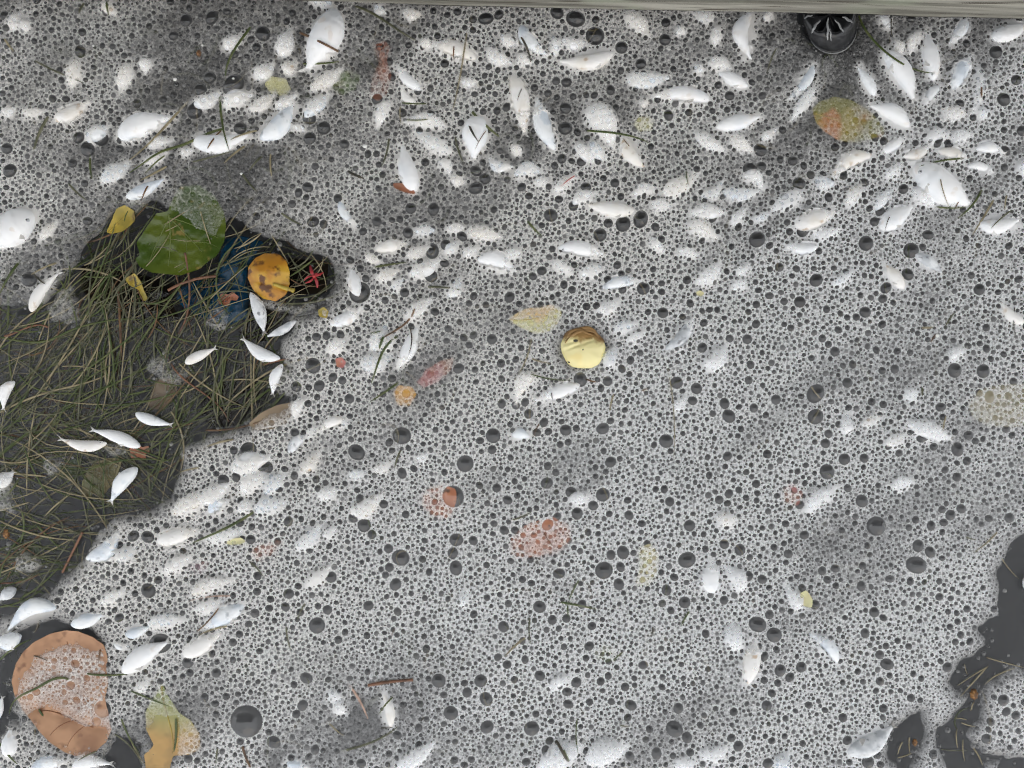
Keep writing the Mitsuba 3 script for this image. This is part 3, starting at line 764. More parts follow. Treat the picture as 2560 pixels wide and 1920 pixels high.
# ------------------------------------------------------------------ foam: bubbles
BIG = '''
A 1363 115 48,1195 130 42,1290 110 25,1690 215 50,1500 550 78,1290 580 42,1350 500 40,1253 712 55,515 330 42,505 885 48,562 958 50,650 890 48,65 1098 46,45 955 36,1992 890 42,2080 822 44,1990 760 45,2012 1425 40,2082 1442 35,1980 1205 36,1920 1240 32,1648 1390 26,1198 1225 26,880 665 30,1115 230 32,1650 305 28,340 635 27,425 637 25,890 390 20,1970 1270 22,2195 590 22,1615 255 26,1545 825 42,775 900 26,770 955 25,1185 1165 22,1380 1305 24,1225 1305 22,30 100 30,395 515 22,495 270 24,40 180 24,320 68 22,660 295 20,725 300 20,1270 230 20,1395 185 20,1510 350 26,1115 610 22,1050 640 24,830 590 22,545 1180 24,30 1300 18,40 1205 20,140 1240 20,420 1300 20,960 170 22,1985 200 20,1960 285 20,1215 50 24,1250 5 26,1180 5 22,2160 560 22
B 938 120 50,1022 95 38,855 125 26,1395 80 45,1515 120 62,1640 230 60,1810 305 40,2090 255 38,2095 145 30,315 395 27,673 407 28,240 640 37,1450 695 38,1447 825 45,1527 850 26,1010 713 27,1070 690 30,1390 520 27,1457 528 35,1338 600 25,1740 580 34,1635 612 26,1250 563 24,2112 742 36,873 1100 38,933 1150 36,872 1212 48,548 1043 27,1427 1020 32,1553 1040 32,1490 1035 22,1380 1065 25,1767 1175 30,1580 1205 35,455 1340 35,600 1345 43,437 1497 36,785 1520 36,680 1575 36,593 1615 52,1355 1385 45,1408 1280 27,1500 1325 32,1820 1440 52,1725 1435 30,1933 1410 58,2028 1460 30,1672 1510 44,1470 1420 22,1805 1265 25,180 990 27,235 990 22,1500 310 28,1500 200 27,600 70 22,755 75 26,690 95 22,855 195 22,1075 1155 22,490 1275 22,918 1045 22,1935 410 36,1215 1260 26,335 1415 22,385 1410 24,375 235 20,215 210 18,170 280 20,865 605 22,960 560 20,1500 620 22,1370 720 20,1225 900 20,1245 850 20,1805 455 26,2065 1540 26,1645 125 26
C 320 615 32,515 965 44,445 1090 45,525 1070 30,725 1035 32,645 1025 26,765 1180 42,960 1170 35,795 1065 26,840 1125 28,1050 1130 28,1437 1215 34,1252 1425 30,1283 1360 30,495 1540 54,485 1620 45,1195 1565 50,1485 1610 50,1595 1510 38,1560 1590 32,785 1490 35,955 1270 32,705 1490 24,2030 335 42,2030 400 26,2080 640 45,1800 665 30,1725 925 30,1655 920 32,2090 970 38,2200 840 34,2085 835 22,660 835 26,575 1580 26,890 1615 24,1840 1535 24,690 1430 22,1220 1340 24,1885 755 24,935 365 22,765 950 17,1940 150 17,2160 515 34,1310 1310 26,780 560 0,1250 885 28,1130 775 22,1185 785 22
D 2035 520 30,2100 512 30,2190 505 30,2013 705 52,2140 780 32,2053 835 38,1905 840 36,1985 845 22,2195 800 28,1595 1255 62,1503 1250 28,1625 1185 32,1710 1360 46,1438 1440 38,1523 1420 34,1392 1400 26,1365 1365 24,1450 1330 18,1830 1370 24,2033 1435 25,1895 910 22,2045 1495 22,1800 1500 22,1550 1570 25,1130 1555 24,1350 1600 26,705 1230 28,760 1240 26,1385 400 42,1070 735 20,190 150 52,105 200 22,2150 470 22,1950 735 22,2125 880 20,1690 1270 22,330 1330 20,2045 520 26
E 127 235 70,585 128 44,670 45 32,415 235 30,609 358 30,550 370 17,690 345 18,770 425 21,695 468 25,977 535 34,858 510 28,795 525 28,830 572 25,685 545 22,938 315 23,860 258 28,830 305 22,1090 265 37,1205 250 20,1298 95 32,1240 130 28,1440 185 28,1950 208 42,2068 230 25,2075 365 36,2005 175 20,1585 325 26,1648 320 24,763 723 37,580 760 27,1040 790 25,1035 690 28,868 730 22,920 690 20,1545 795 48,1720 805 32,1678 850 26,1813 725 28,1655 795 20,2165 815 40,1040 950 32,1130 960 28,1190 940 30,1213 1015 32,985 1155 48,900 1187 27,978 1245 30,1312 1070 32,1452 1120 38,1520 1108 24,1690 1110 43,1740 1060 28,1340 1130 26,1265 1135 28,1425 1065 25,2097 1190 46,2020 1215 22,2125 1255 20,398 1155 60,317 1198 36,335 1250 25,107 1262 58,805 1335 55,847 1397 32,728 1545 72,398 1397 37,475 1368 26,1330 1460 40,1740 1325 37,1690 1535 45,1487 1520 38,1628 1605 33,1388 1392 25,2085 1500 27,2120 1580 32,1800 1305 20,1850 1570 25,2030 1500 22,1140 1540 22,610 1580 22,280 1595 30,470 655 22,455 715 22,60 918 32,15 800 28,315 980 24,1130 665 24,1165 590 22,1300 610 22,110 1505 22,130 1560 30,365 880 16,425 885 28,485 900 20,290 285 24,65 25 28,130 80 24,165 145 26
F 876 155 45,770 295 37,1323 205 40,1465 118 42,1303 275 38,1370 300 22,1190 362 38,1133 393 33,1075 395 22,1030 370 22,1925 215 37,638 72 30,578 85 20,990 78 20,1300 440 27,490 437 29,433 535 32,320 530 26,153 430 27,143 590 34,190 345 24,240 345 22,143 353 22,997 615 32,1262 605 26,1395 612 24,1110 697 27,1050 705 22,870 885 65,870 1033 52,1075 815 33,1380 727 30,1300 737 24,1765 735 48,1725 803 48,1948 740 45,2080 632 22,105 852 37,80 930 32,315 1030 46,287 948 37,475 978 30,380 970 22,210 1013 22,392 1113 22,552 1022 22,258 897 26,1675 972 34,1233 938 25,1990 905 40,2113 900 26,2025 1040 20,955 1143 28,935 1205 33,1058 1307 38,1185 1300 30,945 1387 50,1783 1243 46,1898 1190 23,305 1288 32,188 1410 25,770 1600 30,1170 1575 42,1235 1575 24,315 1528 30,252 1568 28,305 1590 24,380 1505 24,497 1525 22,1550 1170 32,1810 1625 32,1685 1630 25,1745 1640 28,660 590 20,915 530 26,575 255 28,65 305 28,1970 460 25,2145 808 26,300 98 22,720 128 20,860 80 20,1185 125 20
G 858 155 40,950 160 44,955 505 50,1018 437 27,965 435 25,868 525 22,780 635 27,767 680 32,2130 418 37,1857 525 35,1740 560 25,1835 610 32,1912 525 20,1640 650 30,1600 720 25,2038 730 52,2105 630 32,1207 968 38,1220 1035 26,1390 1035 32,1498 950 22,1970 1068 42,1890 1110 24,1945 1245 38,1905 1300 36,1385 1232 26,1390 1300 24,1585 1345 105,1470 1430 60,1760 1480 45,1730 1415 28,1545 1475 24,2025 1530 32,1985 1575 28,660 1268 55,618 1350 32,485 975 30,455 1115 30,560 1068 22,345 1000 16,235 1157 25,195 1190 22,492 1210 26,418 1225 20,1030 845 70,1210 1585 30,1170 1610 18,230 1415 20,220 1360 20,370 570 22,390 515 24,490 495 20,770 210 24,1657 410 28,2010 70 22,845 800 26,945 735 25,1540 785 24,1365 910 25,1120 1065 18,1785 190 26,1030 1090 22,1855 60 34,1620 95 24,1545 70 28,1010 115 22,905 90 22,155 1330 22,2045 605 22
H 1335 82 40,390 293 58,748 178 45,725 265 38,745 360 48,358 465 42,318 355 30,293 405 25,155 85 45,205 145 30,183 602 34,370 642 28,345 688 20,1283 610 42,1052 738 37,860 658 27,1173 433 24,1408 395 40,1697 375 58,1742 275 34,1820 260 44,1803 353 33,1625 350 25,1793 465 40,1888 263 22,1975 205 25,2150 420 28,2100 503 36,2072 588 26,1620 733 28,1075 980 28,1190 948 28,1173 828 25,1285 1052 36,635 1085 45,905 1085 42,800 1100 24,817 1160 33,940 1203 47,713 1292 47,945 1382 45,1043 1400 20,1232 1392 50,1347 1470 28,1325 1532 33,1260 1300 23,1520 1097 35,1460 1157 32,1468 1237 34,1605 1222 24,1590 1265 17,1833 1125 28,1870 1242 40,1850 1320 27,1745 1220 24,1677 1090 27,1725 1055 25,1688 1150 20,1950 985 32,2070 1125 24,2175 1262 36,2150 1395 58,1990 1395 26,2035 1552 40,2140 1565 22,1582 940 22,1780 1000 20,1440 867 22,1122 1078 24,505 1390 28,368 1435 30,555 880 28,540 800 20,740 1477 22,735 1597 28,845 1590 24,800 1625 25,1365 695 32,945 550 22,530 305 24,990 75 24,1595 130 25,1660 140 20,1940 75 27,1525 10 40,1225 305 24,1098 315 24,1585 1535 26
I 62 88 37,1260 90 62,45 308 58,385 243 38,163 238 24,1530 217 40,1607 257 38,1517 340 68,1598 375 38,1480 445 28,1350 430 30,867 597 33,947 435 27,1667 545 26,1250 645 33,440 410 32,528 432 32,283 567 30,30 582 38,498 722 58,605 790 50,575 660 30,165 783 28,620 885 25,643 1018 40,705 1062 38,778 997 35,628 1098 25,590 1165 28,558 1245 34,540 1080 24,345 1285 28,1282 917 33,1330 978 46,1270 1013 26,1285 1088 28,1323 860 22,1258 1148 22,1143 1025 22,1175 1090 20,1045 1095 20,1720 998 33,1675 960 22,1485 1195 26,1500 1040 22,1553 1072 22,1615 88 33,1695 68 30,1740 20 35,1515 50 25,1685 130 22,1470 100 22,1987 42 27,2118 38 33,1570 450 20,1845 622 24,2022 625 28,1785 705 22,1805 790 24,1770 835 22,678 75 25,1203 215 22,2080 1210 37,2100 1285 32,2160 1308 30,2000 1350 28,1975 1460 36,2020 1190 20,2145 1245 18,2120 1515 20,2060 1425 20,1985 1400 25,1630 1560 30,590 1470 25,375 1505 35,45 1450 50,790 1490 22,565 1615 35,1210 1610 40,1270 1565 28,1090 1610 22,1290 1625 25,130 1370 24,65 1545 26
'''
cx, cy, cr = [], [], []
for line in BIG.strip().splitlines():
    t, rest = line.split(' ', 1)
    for b in rest.split(','):
        x, y, r = map(float, b.split())
        if r < 14:
            continue
        a, b2 = tp(t, x, y)
        cx.append(a); cy.append(b2); cr.append(r * K)
C0 = np.column_stack([cx, cy]); R0 = np.array(cr)
o = np.argsort(-R0)
C0, R0 = C0[o], R0[o]
keep = np.ones(len(R0), bool)
for i in range(len(R0)):                       # neighbours read from two tiles, or that overlap: keep one, or shrink a little
    d = np.hypot(*(C0[:i] - C0[i]).T)
    over = np.where(keep[:i] & (d < R0[:i] + R0[i] + 1.0))[0]
    if len(over):
        room = (d[over] - R0[over] - 1.0).min()
        if room > .6 * R0[i]:
            R0[i] = room
        else:
            keep[i] = False
C0, R0 = C0[keep], R0[keep]
groups_b = [(C0, R0)]
fish_pts = np.array([np.array(f['h']) * (1 - s) + np.array(f['t']) * s for f in fish if f['c'] < .35 for s in np.linspace(.06, .8, 9)])
fish_rad = np.array([f['w'] / 2 * float(FPROF(s / .86)) * (1.0 if f['c'] < .03 else 0.0) for f in fish if f['c'] < .35 for s in np.linspace(.06, .8, 9)])
fish_tree = cKDTree(fish_pts)


def on_bare_fish(pts, pad=0.0):
    d, k = fish_tree.query(pts, k=4)
    return ((d < (fish_rad[k] + pad) * .93)).any(1)


halo_pts = np.vstack([np.array(f['h']) * (1 - q) + np.array(f['t']) * q for f in fish for q in np.linspace(.03, .92, 13)])
halo_rad = np.array([f['w'] / 2 * float(FPROF(min(1, q / .9))) for f in fish for q in np.linspace(.03, .92, 13)])
halo_cov = np.array([.95 - .75 * f['c'] for f in fish for q in np.linspace(.03, .92, 13)])
halo_tree = cKDTree(halo_pts)


def halo(p, reach=15.0):
    # how much froth is piled up against the fish at the pixels p: 1 on a fish, 0 away from all
    d, k = halo_tree.query(p, k=5)
    return (np.clip(1 - (d - halo_rad[k] * .9) / reach, 0, 1) * halo_cov[k]).max(1)


shapely.prepare(foam_region)


def throw(n, rmin, rmax, expo, margin, gap, seed, density=None):
    r_ = np.random.default_rng(seed)
    pts = np.column_stack([r_.uniform(-margin, 2560 + margin, n), r_.uniform(-margin, 1920 + margin, n)])
    rad = rmin + (rmax - rmin) * r_.random(n) ** expo
    ok = shapely.contains_xy(foam_region, pts[:, 0], pts[:, 1])
    pts, rad = pts[ok], rad[ok]
    if density is not None:
        ok = r_.random(len(pts)) < density(pts)
        pts, rad = pts[ok], rad[ok]
    ok = (edge_tree.query(pts)[0] > rad + 1.5) & ~on_bare_fish(pts, 0) & (r_.random(len(pts)) > halo(pts, 9.0) ** 2 * (.85 if rmax > 3.6 else .80))
    pts, rad = pts[ok], rad[ok]
    for c, r in groups_b:
        if len(c):
            d, k = cKDTree(c).query(pts, k=min(5, len(c)))
            ok = (d > r[k] + rad[:, None] + gap).all(1) if r.max() < 60 else None
            # large and small in one class: also test every big one near by
            bigs = np.where(r > np.percentile(r, 80))[0]
            d2, k2 = cKDTree(c[bigs]).query(pts, k=min(3, len(bigs)))
            ok &= (d2 > r[bigs][k2] + rad[:, None] + gap).all(1)
            pts, rad = pts[ok], rad[ok]
    pr = cKDTree(pts).query_pairs(2 * rmax + gap, output_type='ndarray')
    d = np.hypot(*(pts[pr[:, 0]] - pts[pr[:, 1]]).T)
    pr = pr[d < rad[pr[:, 0]] + rad[pr[:, 1]] + gap]
    alive = np.ones(len(pts), bool)
    for a, b in pr[np.argsort(pr[:, 0], kind='stable')]:
        if alive[a] and alive[b]:
            alive[b] = False
    groups_b.append((pts[alive], rad[alive]))
    return int(alive.sum())


def cluster(scale, lo, hi, seed, floor=.05):
    def fn(p):
        v = meshkit.fbm(np.column_stack([p / scale, np.full(len(p), seed * 3.7)]), 3, seed)
        return floor + (1 - floor) * np.clip((v - lo) / (hi - lo), 0, 1)
    return fn


tight = [(2150, 190, 270, 130), (480, 400, 220, 60), (2380, 600, 200, 90), (2450, 1350, 60, 120), (930, 1790, 120, 80), (2330, 1730, 120, 120), (130, 1750, 160, 120)]


def open_foam(p):
    w = np.ones(len(p))
    for x, y, rx, ry in tight:
        w *= 1 - .9 * np.exp(-((p[:, 0] - x) / rx) ** 2 - ((p[:, 1] - y) / ry) ** 2)
    return w * np.clip((edge_tree.query(p)[0] - 6) / 40, .05, 1)


counts = [len(R0)]
counts.append(throw(4000, 8.5, 13, 2.0, 200, 1.2, 21, lambda p: cluster(130, .40, .65, 1)(p) * open_foam(p) * .34))
counts.append(throw(30000, 5.4, 8.5, 1.7, 200, 1.0, 22, lambda p: cluster(90, .36, .62, 2, .12)(p) * open_foam(p) * .55))
counts.append(throw(95000, 3.7, 5.4, 1.2, 120, .9, 23, lambda p: np.maximum(open_foam(p), .12) * .95))
counts.append(throw(190000, 2.2, 3.5, 1.2, 40, .8, 24))
BC = np.vstack([c for c, _ in groups_b]); BR = np.concatenate([r for _, r in groups_b])
inside = shapely.contains_xy(foam_region, BC[:, 0], BC[:, 1]) | (BR > 6)
BC, BR = BC[inside], BR[inside]
print('bubbles', counts, len(BR))

# ------------------------------------------------------------------ foam: the film between the bubbles
fo = np.random.default_rng(31)


def film_height(p):
    """level of the film over the frame's pixels p (n x 2): dips to the water at its edges, drapes over covered fish"""
    d = edge_tree.query(p)[0]
    e = np.clip(d / 26, 0, 1)
    z = ZS * (.12 + .88 * e * (2 - e)) + .0030 * e * (meshkit.fbm(np.column_stack([p / 70, np.full(len(p), 5.)]), 3, 7) - .5)
    w = np.column_stack([(p[:, 0] - 1280) * U, (960 - p[:, 1]) * U])
    tree = cKDTree(w)
    rag = meshkit.fbm(np.column_stack([p / 9, np.full(len(p), 2.)]), 3, 11)
    for f in fish:
        mid = f['o'] + f['d'] * f['L'] * .45
        k = np.array(tree.query_ball_point(mid, f['L'] * .56 + .004))
        if not len(k):
            continue
        q = w[k] - f['o']
        s = (q @ f['d']) / (f['L'] * .86)
        t = q @ f['nrm']
        on = (s > -.05) & (s < 1.05)
        k, s, t = k[on], np.clip(s[on], 0, 1), t[on]
        if not len(k):
            continue
        lat, zc = fish_axis(f, s * .90)
        hw = FPROF(s ** f['warp']) * f['W'] / 2
        hh = FPROF(s ** f['warp']) ** .9 * f['hh']
        x = np.clip(1 - ((t - lat) / (hw + .0034)) ** 2, 0, 1)
        top = zc + hh * np.sqrt(x) * 1.04
        lift = np.clip((f['c'] * 7.5 - .50 * (f['c'] < .10) + .24 - rag[k] * .62 + .42 * (x < .42) + .3 * (s > .72)) * 6, 0, 1) * (x > 0)
        z[k] = np.where(lift > .5, np.maximum(z[k], top + .0009), z[k])
    return z


seg = np.where(BR > 30, 40, np.where(BR > 13, 26, np.where(BR > 8, 16, np.where(BR > 5.3, 11, np.where(BR > 3.8, 8, 6)))))
BX = np.where(BR > 5.3, fo.uniform(.80, 1.0, len(BR)), 1.0) ; BROT = fo.uniform(0, 3.14, len(BR))      # a little squeezed by their neighbours
ring_pts, ring_id = [], []
for n in np.unique(seg):
    k = np.where(seg == n)[0]
    ph = fo.uniform(0, 6.28, len(k))[:, None] + np.arange(n)[None] * 2 * np.pi / n
    ex, ey = np.cos(ph), np.sin(ph) * BX[k][:, None]
    cr_, sr_ = np.cos(BROT[k])[:, None], np.sin(BROT[k])[:, None]
    ring_pts.append((BC[k][:, None] + BR[k][:, None, None] * np.stack([ex * cr_ - ey * sr_, -(ex * sr_ + ey * cr_)], -1)).reshape(-1, 2))
    ring_id.append(np.repeat(k, n))
ring_pts, ring_id = np.vstack(ring_pts), np.concatenate(ring_id)
fill = np.column_stack([fo.uniform(-MARGIN, 2560 + MARGIN, 230000), fo.uniform(-MARGIN, 1920 + MARGIN, 230000)])
fill = fill[shapely.contains_xy(foam_region, fill[:, 0], fill[:, 1])]
bt = [(cKDTree(BC[q]), BR[q]) for q in (BR <= 3.9, (BR > 3.9) & (BR <= 8.5), BR > 8.5)]
ok = np.ones(len(fill), bool)
for tr, r in bt:
    d, k = tr.query(fill, k=3)
    ok &= (d > r[k] + .9).all(1)
fill = fill[ok]
ep = edge_pts + fo.normal(0, .05, edge_pts.shape)
pts = np.vstack([ring_pts, fill, ep])
pid = np.concatenate([ring_id, np.full(len(fill), -1), np.full(len(ep), -2)])
tri = Delaunay(pts, qhull_options='QJ Qbb' if False else 'Qbb Qc Qz').simplices
a = pid[tri]
window = (a[:, 0] >= 0) & (a[:, 0] == a[:, 1]) & (a[:, 1] == a[:, 2])
tri = tri[~window]
cen = pts[tri].mean(1)
tri = tri[shapely.contains_xy(foam_region, cen[:, 0], cen[:, 1])]
hz = film_height(pts)
bump = np.zeros(len(pts))
bump[pid == -1] = fo.uniform(.0000, .0012, (pid == -1).sum())
bump[pid == -2] = -hz[pid == -2] + .0004
hz = hz + bump


def lift_xy(p, z):
    return np.column_stack([(p[:, 0] - 1280) / 2000 * (CAM_H - ZS), (960 - p[:, 1]) / 2000 * (CAM_H - ZS), z])


film_v = lift_xy(pts, hz)
v0, v1, v2 = film_v[tri[:, 0]], film_v[tri[:, 1]], film_v[tri[:, 2]]
flip = np.cross(v1 - v0, v2 - v0)[:, 2] < 0
tri[flip] = tri[flip][:, ::-1]

# which piece of foam each thing belongs to
cen = pts[tri].mean(1)
owner_t = np.full(len(tri), -1); owner_b = np.full(len(BR), -1)
for n, (_, g) in enumerate(pieces):
    shapely.prepare(g)
    owner_t[shapely.contains_xy(g, cen[:, 0], cen[:, 1])] = n
    owner_b[shapely.contains_xy(g, BC[:, 0], BC[:, 1])] = n
main_ids = [n for n, (lab, _) in enumerate(pieces) if lab == 'main']
owner_b[owner_b < 0] = main_ids[0]
bz = film_height(BC)


# loose bubbles that drift on the open water along the foam's torn edge
lo_ = np.column_stack([fo.uniform(0, 2560, 60000), fo.uniform(0, 1920, 60000)])
dd_ = edge_tree.query(lo_)[0]
ok = ~shapely.contains_xy(foam_region, lo_[:, 0], lo_[:, 1]) & (dd_ > 2.5) & (dd_ < 40) & (fo.random(60000) < np.exp(-dd_ / 11) * .35)
lo_ = lo_[ok]
lr_ = fo.uniform(2.0, 5.2, len(lo_)) * np.where(fo.random(len(lo_)) < .1, 1.6, 1)
apart = np.ones(len(lo_), bool)
for i_, j_ in cKDTree(lo_).query_pairs(9.0, output_type='ndarray'):
    if apart[i_] and apart[j_] and np.hypot(*(lo_[i_] - lo_[j_])) < lr_[i_] + lr_[j_]:
        apart[j_] = False
lo_, lr_ = lo_[apart], lr_[apart]
BC = np.vstack([BC, lo_]); BR = np.concatenate([BR, lr_]); bz = np.concatenate([bz, np.full(len(lr_), .0009)])
BX = np.concatenate([BX, np.ones(len(lr_))]); BROT = np.concatenate([BROT, np.zeros(len(lr_))])
seg = np.concatenate([seg, np.full(len(lr_), 16)])
owner_b = np.concatenate([owner_b, np.full(len(lr_), main_ids[0])])


def domes(ids):
    """All the bubbles ids as one mesh: each a domed skin standing on its ring."""
    V, F, at, UV = [], [], 0, []
    for n in np.unique(seg[ids]):
        k = ids[seg[ids] == n]
        rows = 9 if n >= 26 else 6 if n >= 16 else 4 if n >= 11 else 3 if n >= 8 else 2
        lat = np.linspace(0, np.pi / 2, rows, endpoint=False)
        ph = np.arange(n) * 2 * np.pi / n
        tall = fo.uniform(.72, 1.0, len(k))[:, None, None]
        ax = BX[k][:, None, None]
        rot = BROT[k][:, None, None]
        r = BR[k][:, None, None] * U * 1.04
        c, s = np.cos(ph)[None, None], np.sin(ph)[None, None]
        x0, y0 = r * np.cos(lat)[None, :, None] * c, r * np.cos(lat)[None, :, None] * s * ax
        x, y = x0 * np.cos(rot) - y0 * np.sin(rot), x0 * np.sin(rot) + y0 * np.cos(rot)
        z = r * tall * np.sin(lat)[None, :, None] + 0 * x
        base = lift_xy(BC[k], bz[k] - .0004)[:, None, None, :]
        q = np.stack([x, y, z], -1) + base
        m = len(k)
        tip = base[:, 0, 0] + np.column_stack([np.zeros((m, 2)), (r * tall)[:, 0, 0]])
        v = np.concatenate([q.reshape(m, -1, 3), tip[:, None]], 1)
        per = rows * n + 1
        i, j = np.meshgrid(np.arange(rows - 1), np.arange(n), indexing='ij')
        A, B = i * n + j, i * n + (j + 1) % n
        f = np.vstack([np.stack([A, B, B + n], -1).reshape(-1, 3), np.stack([A, B + n, A + n], -1).reshape(-1, 3),
                       np.stack([(rows - 1) * n + np.arange(n), (rows - 1) * n + (np.arange(n) + 1) % n, np.full(n, rows * n)], -1)])
        F.append((f[None] + (at + np.arange(m) * per)[:, None, None]).reshape(-1, 3))
        V.append(v.reshape(-1, 3))
        UV.append(np.repeat(fo.random(m), v.shape[1]))
        at += m * per
    return np.vstack(V), np.vstack(F), np.concatenate(UV)


in_view = (BC[:, 0] > -10) & (BC[:, 0] < 2570) & (BC[:, 1] > -10) & (BC[:, 1] < 1930)
order = np.argsort(-np.where(in_view, BR, 0))
single = np.zeros(len(BR), bool)
single[order[:290]] = True
for n, (lab, g) in enumerate(pieces):
    mine_t = tri[owner_t == n]
    mine_b = np.where(owner_b == n)[0]
    if len(mine_t) < 12:
        continue
    if lab == 'main' and n != main_ids[0]:
        key = numbered('foam_scrap')
        c = g.representative_point()
        labels[key] = {'label': 'separate strip of grey foam ' + where([(c.x, c.y)], 0), 'category': 'foam'}
    elif lab == 'main':
        key = numbered('foam')
        labels[key] = {'label': 'wide raft of pale grey bubbly foam covering most of the water', 'category': 'foam'}
    else:
        key = numbered('foam_patch')
        labels[key] = {'label': lab, 'category': 'foam'}
    used, inv = np.unique(mine_t, return_inverse=True)
    thin = np.clip(edge_tree.query(pts[used])[0] / 42, .02, 1) ** .7
    scene[key + '__film'] = mikit.ply((film_v[used], inv.reshape(-1, 3)), 'film', smooth=True, uv=np.column_stack([thin, halo(pts[used])]))
    for q, b in enumerate(mine_b[single[mine_b]]):
        add(key + '__bubble' + ('' if q == 0 else f'_{q:03d}'), domes(np.array([b]))[:2], 'bubble_skin', smooth=True)
    rest = mine_b[~single[mine_b]]
    for name_, lo, hi, _ in SMALL:
        k = rest[(BR[rest] >= lo) & (BR[rest] < hi)]
        if len(k):
            v, f, u_ = domes(k)
            scene[key + '__' + name_] = mikit.ply((v, f), 'skin_' + name_, smooth=True, uv=np.column_stack([u_, u_]))
            labels[key + '__' + name_] = {'kind': 'stuff'}

# ------------------------------------------------------------------ leaves
def leaf_mesh(outline, z0, curl=0.003, thick=.0007, seed=0, step=5.0, fold=None, smooth_n=3, dome=0.0):
    """A leaf blade with thickness from its outline in photo pixels; curls at its rim, undulates, folds along a line."""
    pl = Polygon(outline).buffer(0)
    rr = 6 if pl.area > 4000 else 3
    pl = pl.buffer(rr).buffer(-2 * rr).buffer(rr)
    if hasattr(pl, 'geoms'):
        pl = max(pl.geoms, key=lambda q: q.area)
    n = max(24, int(pl.exterior.length / step))
    b = np.array([pl.exterior.interpolate(k * pl.exterior.length / n).coords[0] for k in range(n)])
    b = b + (2.4 if pl.area > 4000 else 6.0) * (meshkit.fbm(np.column_stack([b / 14, np.full(n, seed)]), 3, seed)[:, None] - .5) * [1, .7]
    x0, y0, x1, y1 = pl.bounds
    gx, gy = np.meshgrid(np.arange(x0, x1, step), np.arange(y0, y1, step))
    gp = np.column_stack([gx.ravel(), gy.ravel()]) + np.random.default_rng(seed).uniform(-1, 1, (gx.size, 2))
    inner = pl.buffer(-step * .6)
    gp = gp[shapely.contains_xy(inner, gp[:, 0], gp[:, 1])]
    q = np.vstack([b, gp])
    bp = Polygon(b).buffer(0)
    tr = Delaunay(q).simplices
    c = q[tr].mean(1)
    tr = tr[shapely.contains_xy(bp, c[:, 0], c[:, 1])]
    d = cKDTree(b).query(q)[0]
    rim = np.exp(-d / 16)
    z = z0 + curl * rim + dome * (1 - np.exp(-d / 40)) + .0011 * (meshkit.fbm(np.column_stack([q / 11, np.full(len(q), seed + .9)]), 3, seed + 2) - .5) + .0030 * (meshkit.fbm(np.column_stack([q / 45, np.full(len(q), seed + .5)]), 3, seed) - .5)
    if fold is not None:
        (fx0, fy0), (fx1, fy1), amt = fold
        dd = np.array([fx1 - fx0, fy1 - fy0]); dd = dd / np.linalg.norm(dd)
        dist = np.abs((q[:, 0] - fx0) * dd[1] - (q[:, 1] - fy0) * dd[0])
        z = z - amt * np.exp(-dist / 22)
    top = np.column_stack([(q[:, 0] - 1280) / 2000 * (CAM_H - z0), (960 - q[:, 1]) / 2000 * (CAM_H - z0), z])
    bot = top - [0, 0, thick]
    u = top[tr[:, 1]] - top[tr[:, 0]]; w = top[tr[:, 2]] - top[tr[:, 0]]
    fl = np.cross(u, w)[:, 2] < 0
    tr[fl] = tr[fl][:, ::-1]
    m = len(q)
    e = np.arange(n); e2 = (e + 1) % n
    side = np.vstack([np.stack([e, e + m, e2 + m], -1), np.stack([e, e2 + m, e2], -1)])
    return np.vstack([top, bot]), np.vstack([tr, tr[:, ::-1] + m, side]), (q, z)


def tube(pts3, rad, sides=6, flat=1.0):
    """A tapering stalk or blade through points (metres), elliptical in section."""
    p = np.asarray(pts3, float)
    t = np.gradient(p, axis=0)
    t /= np.linalg.norm(t, axis=1, keepdims=True) + 1e-12
    s = np.cross(t, [0, 0, 1.0]); s /= np.linalg.norm(s, axis=1, keepdims=True) + 1e-9
    u = np.cross(s, t)
    an = np.arange(sides) * 2 * np.pi / sides
    r = np.broadcast_to(rad, (len(p),))[:, None, None]
    v = p[:, None] + r * (np.cos(an)[None, :, None] * s[:, None] + flat * np.sin(an)[None, :, None] * u[:, None])
    i, j = np.meshgrid(np.arange(len(p) - 1), np.arange(sides), indexing='ij')
    a, b = i * sides + j, i * sides + (j + 1) % sides
    f = np.stack([a, b, b + sides, a + sides], -1).reshape(-1, 4)
    f = np.vstack([f[:, [0, 1, 2]], f[:, [0, 2, 3]]])
    c0, c1 = len(p) * sides, len(p) * sides + 1
    jj = np.arange(sides); k = (len(p) - 1) * sides
    f = np.vstack([f, np.stack([jj * 0 + c0, (jj + 1) % sides, jj], -1), np.stack([jj * 0 + c1, k + jj, k + (jj + 1) % sides], -1)])
    return np.vstack([v.reshape(-1, 3), p[:1], p[-1:]]), f


def join(ms):
    V, F, at = [], [], 0
    for v, f in ms:
        V.append(v); F.append(np.asarray(f) + at); at += len(v)
    return np.vstack(V), np.vstack(F)


def spline(pts, n):
    p = np.asarray(pts, float)
    if len(p) == 2:
        mid = p.mean(0) + np.array([-(p[1] - p[0])[1], (p[1] - p[0])[0]]) * .04
        p = np.array([p[0], mid, p[1]])
    d = np.concatenate([[0], np.cumsum(np.linalg.norm(np.diff(p, axis=0), axis=1))])
    return CubicSpline(d, p)(np.linspace(0, d[-1], n))


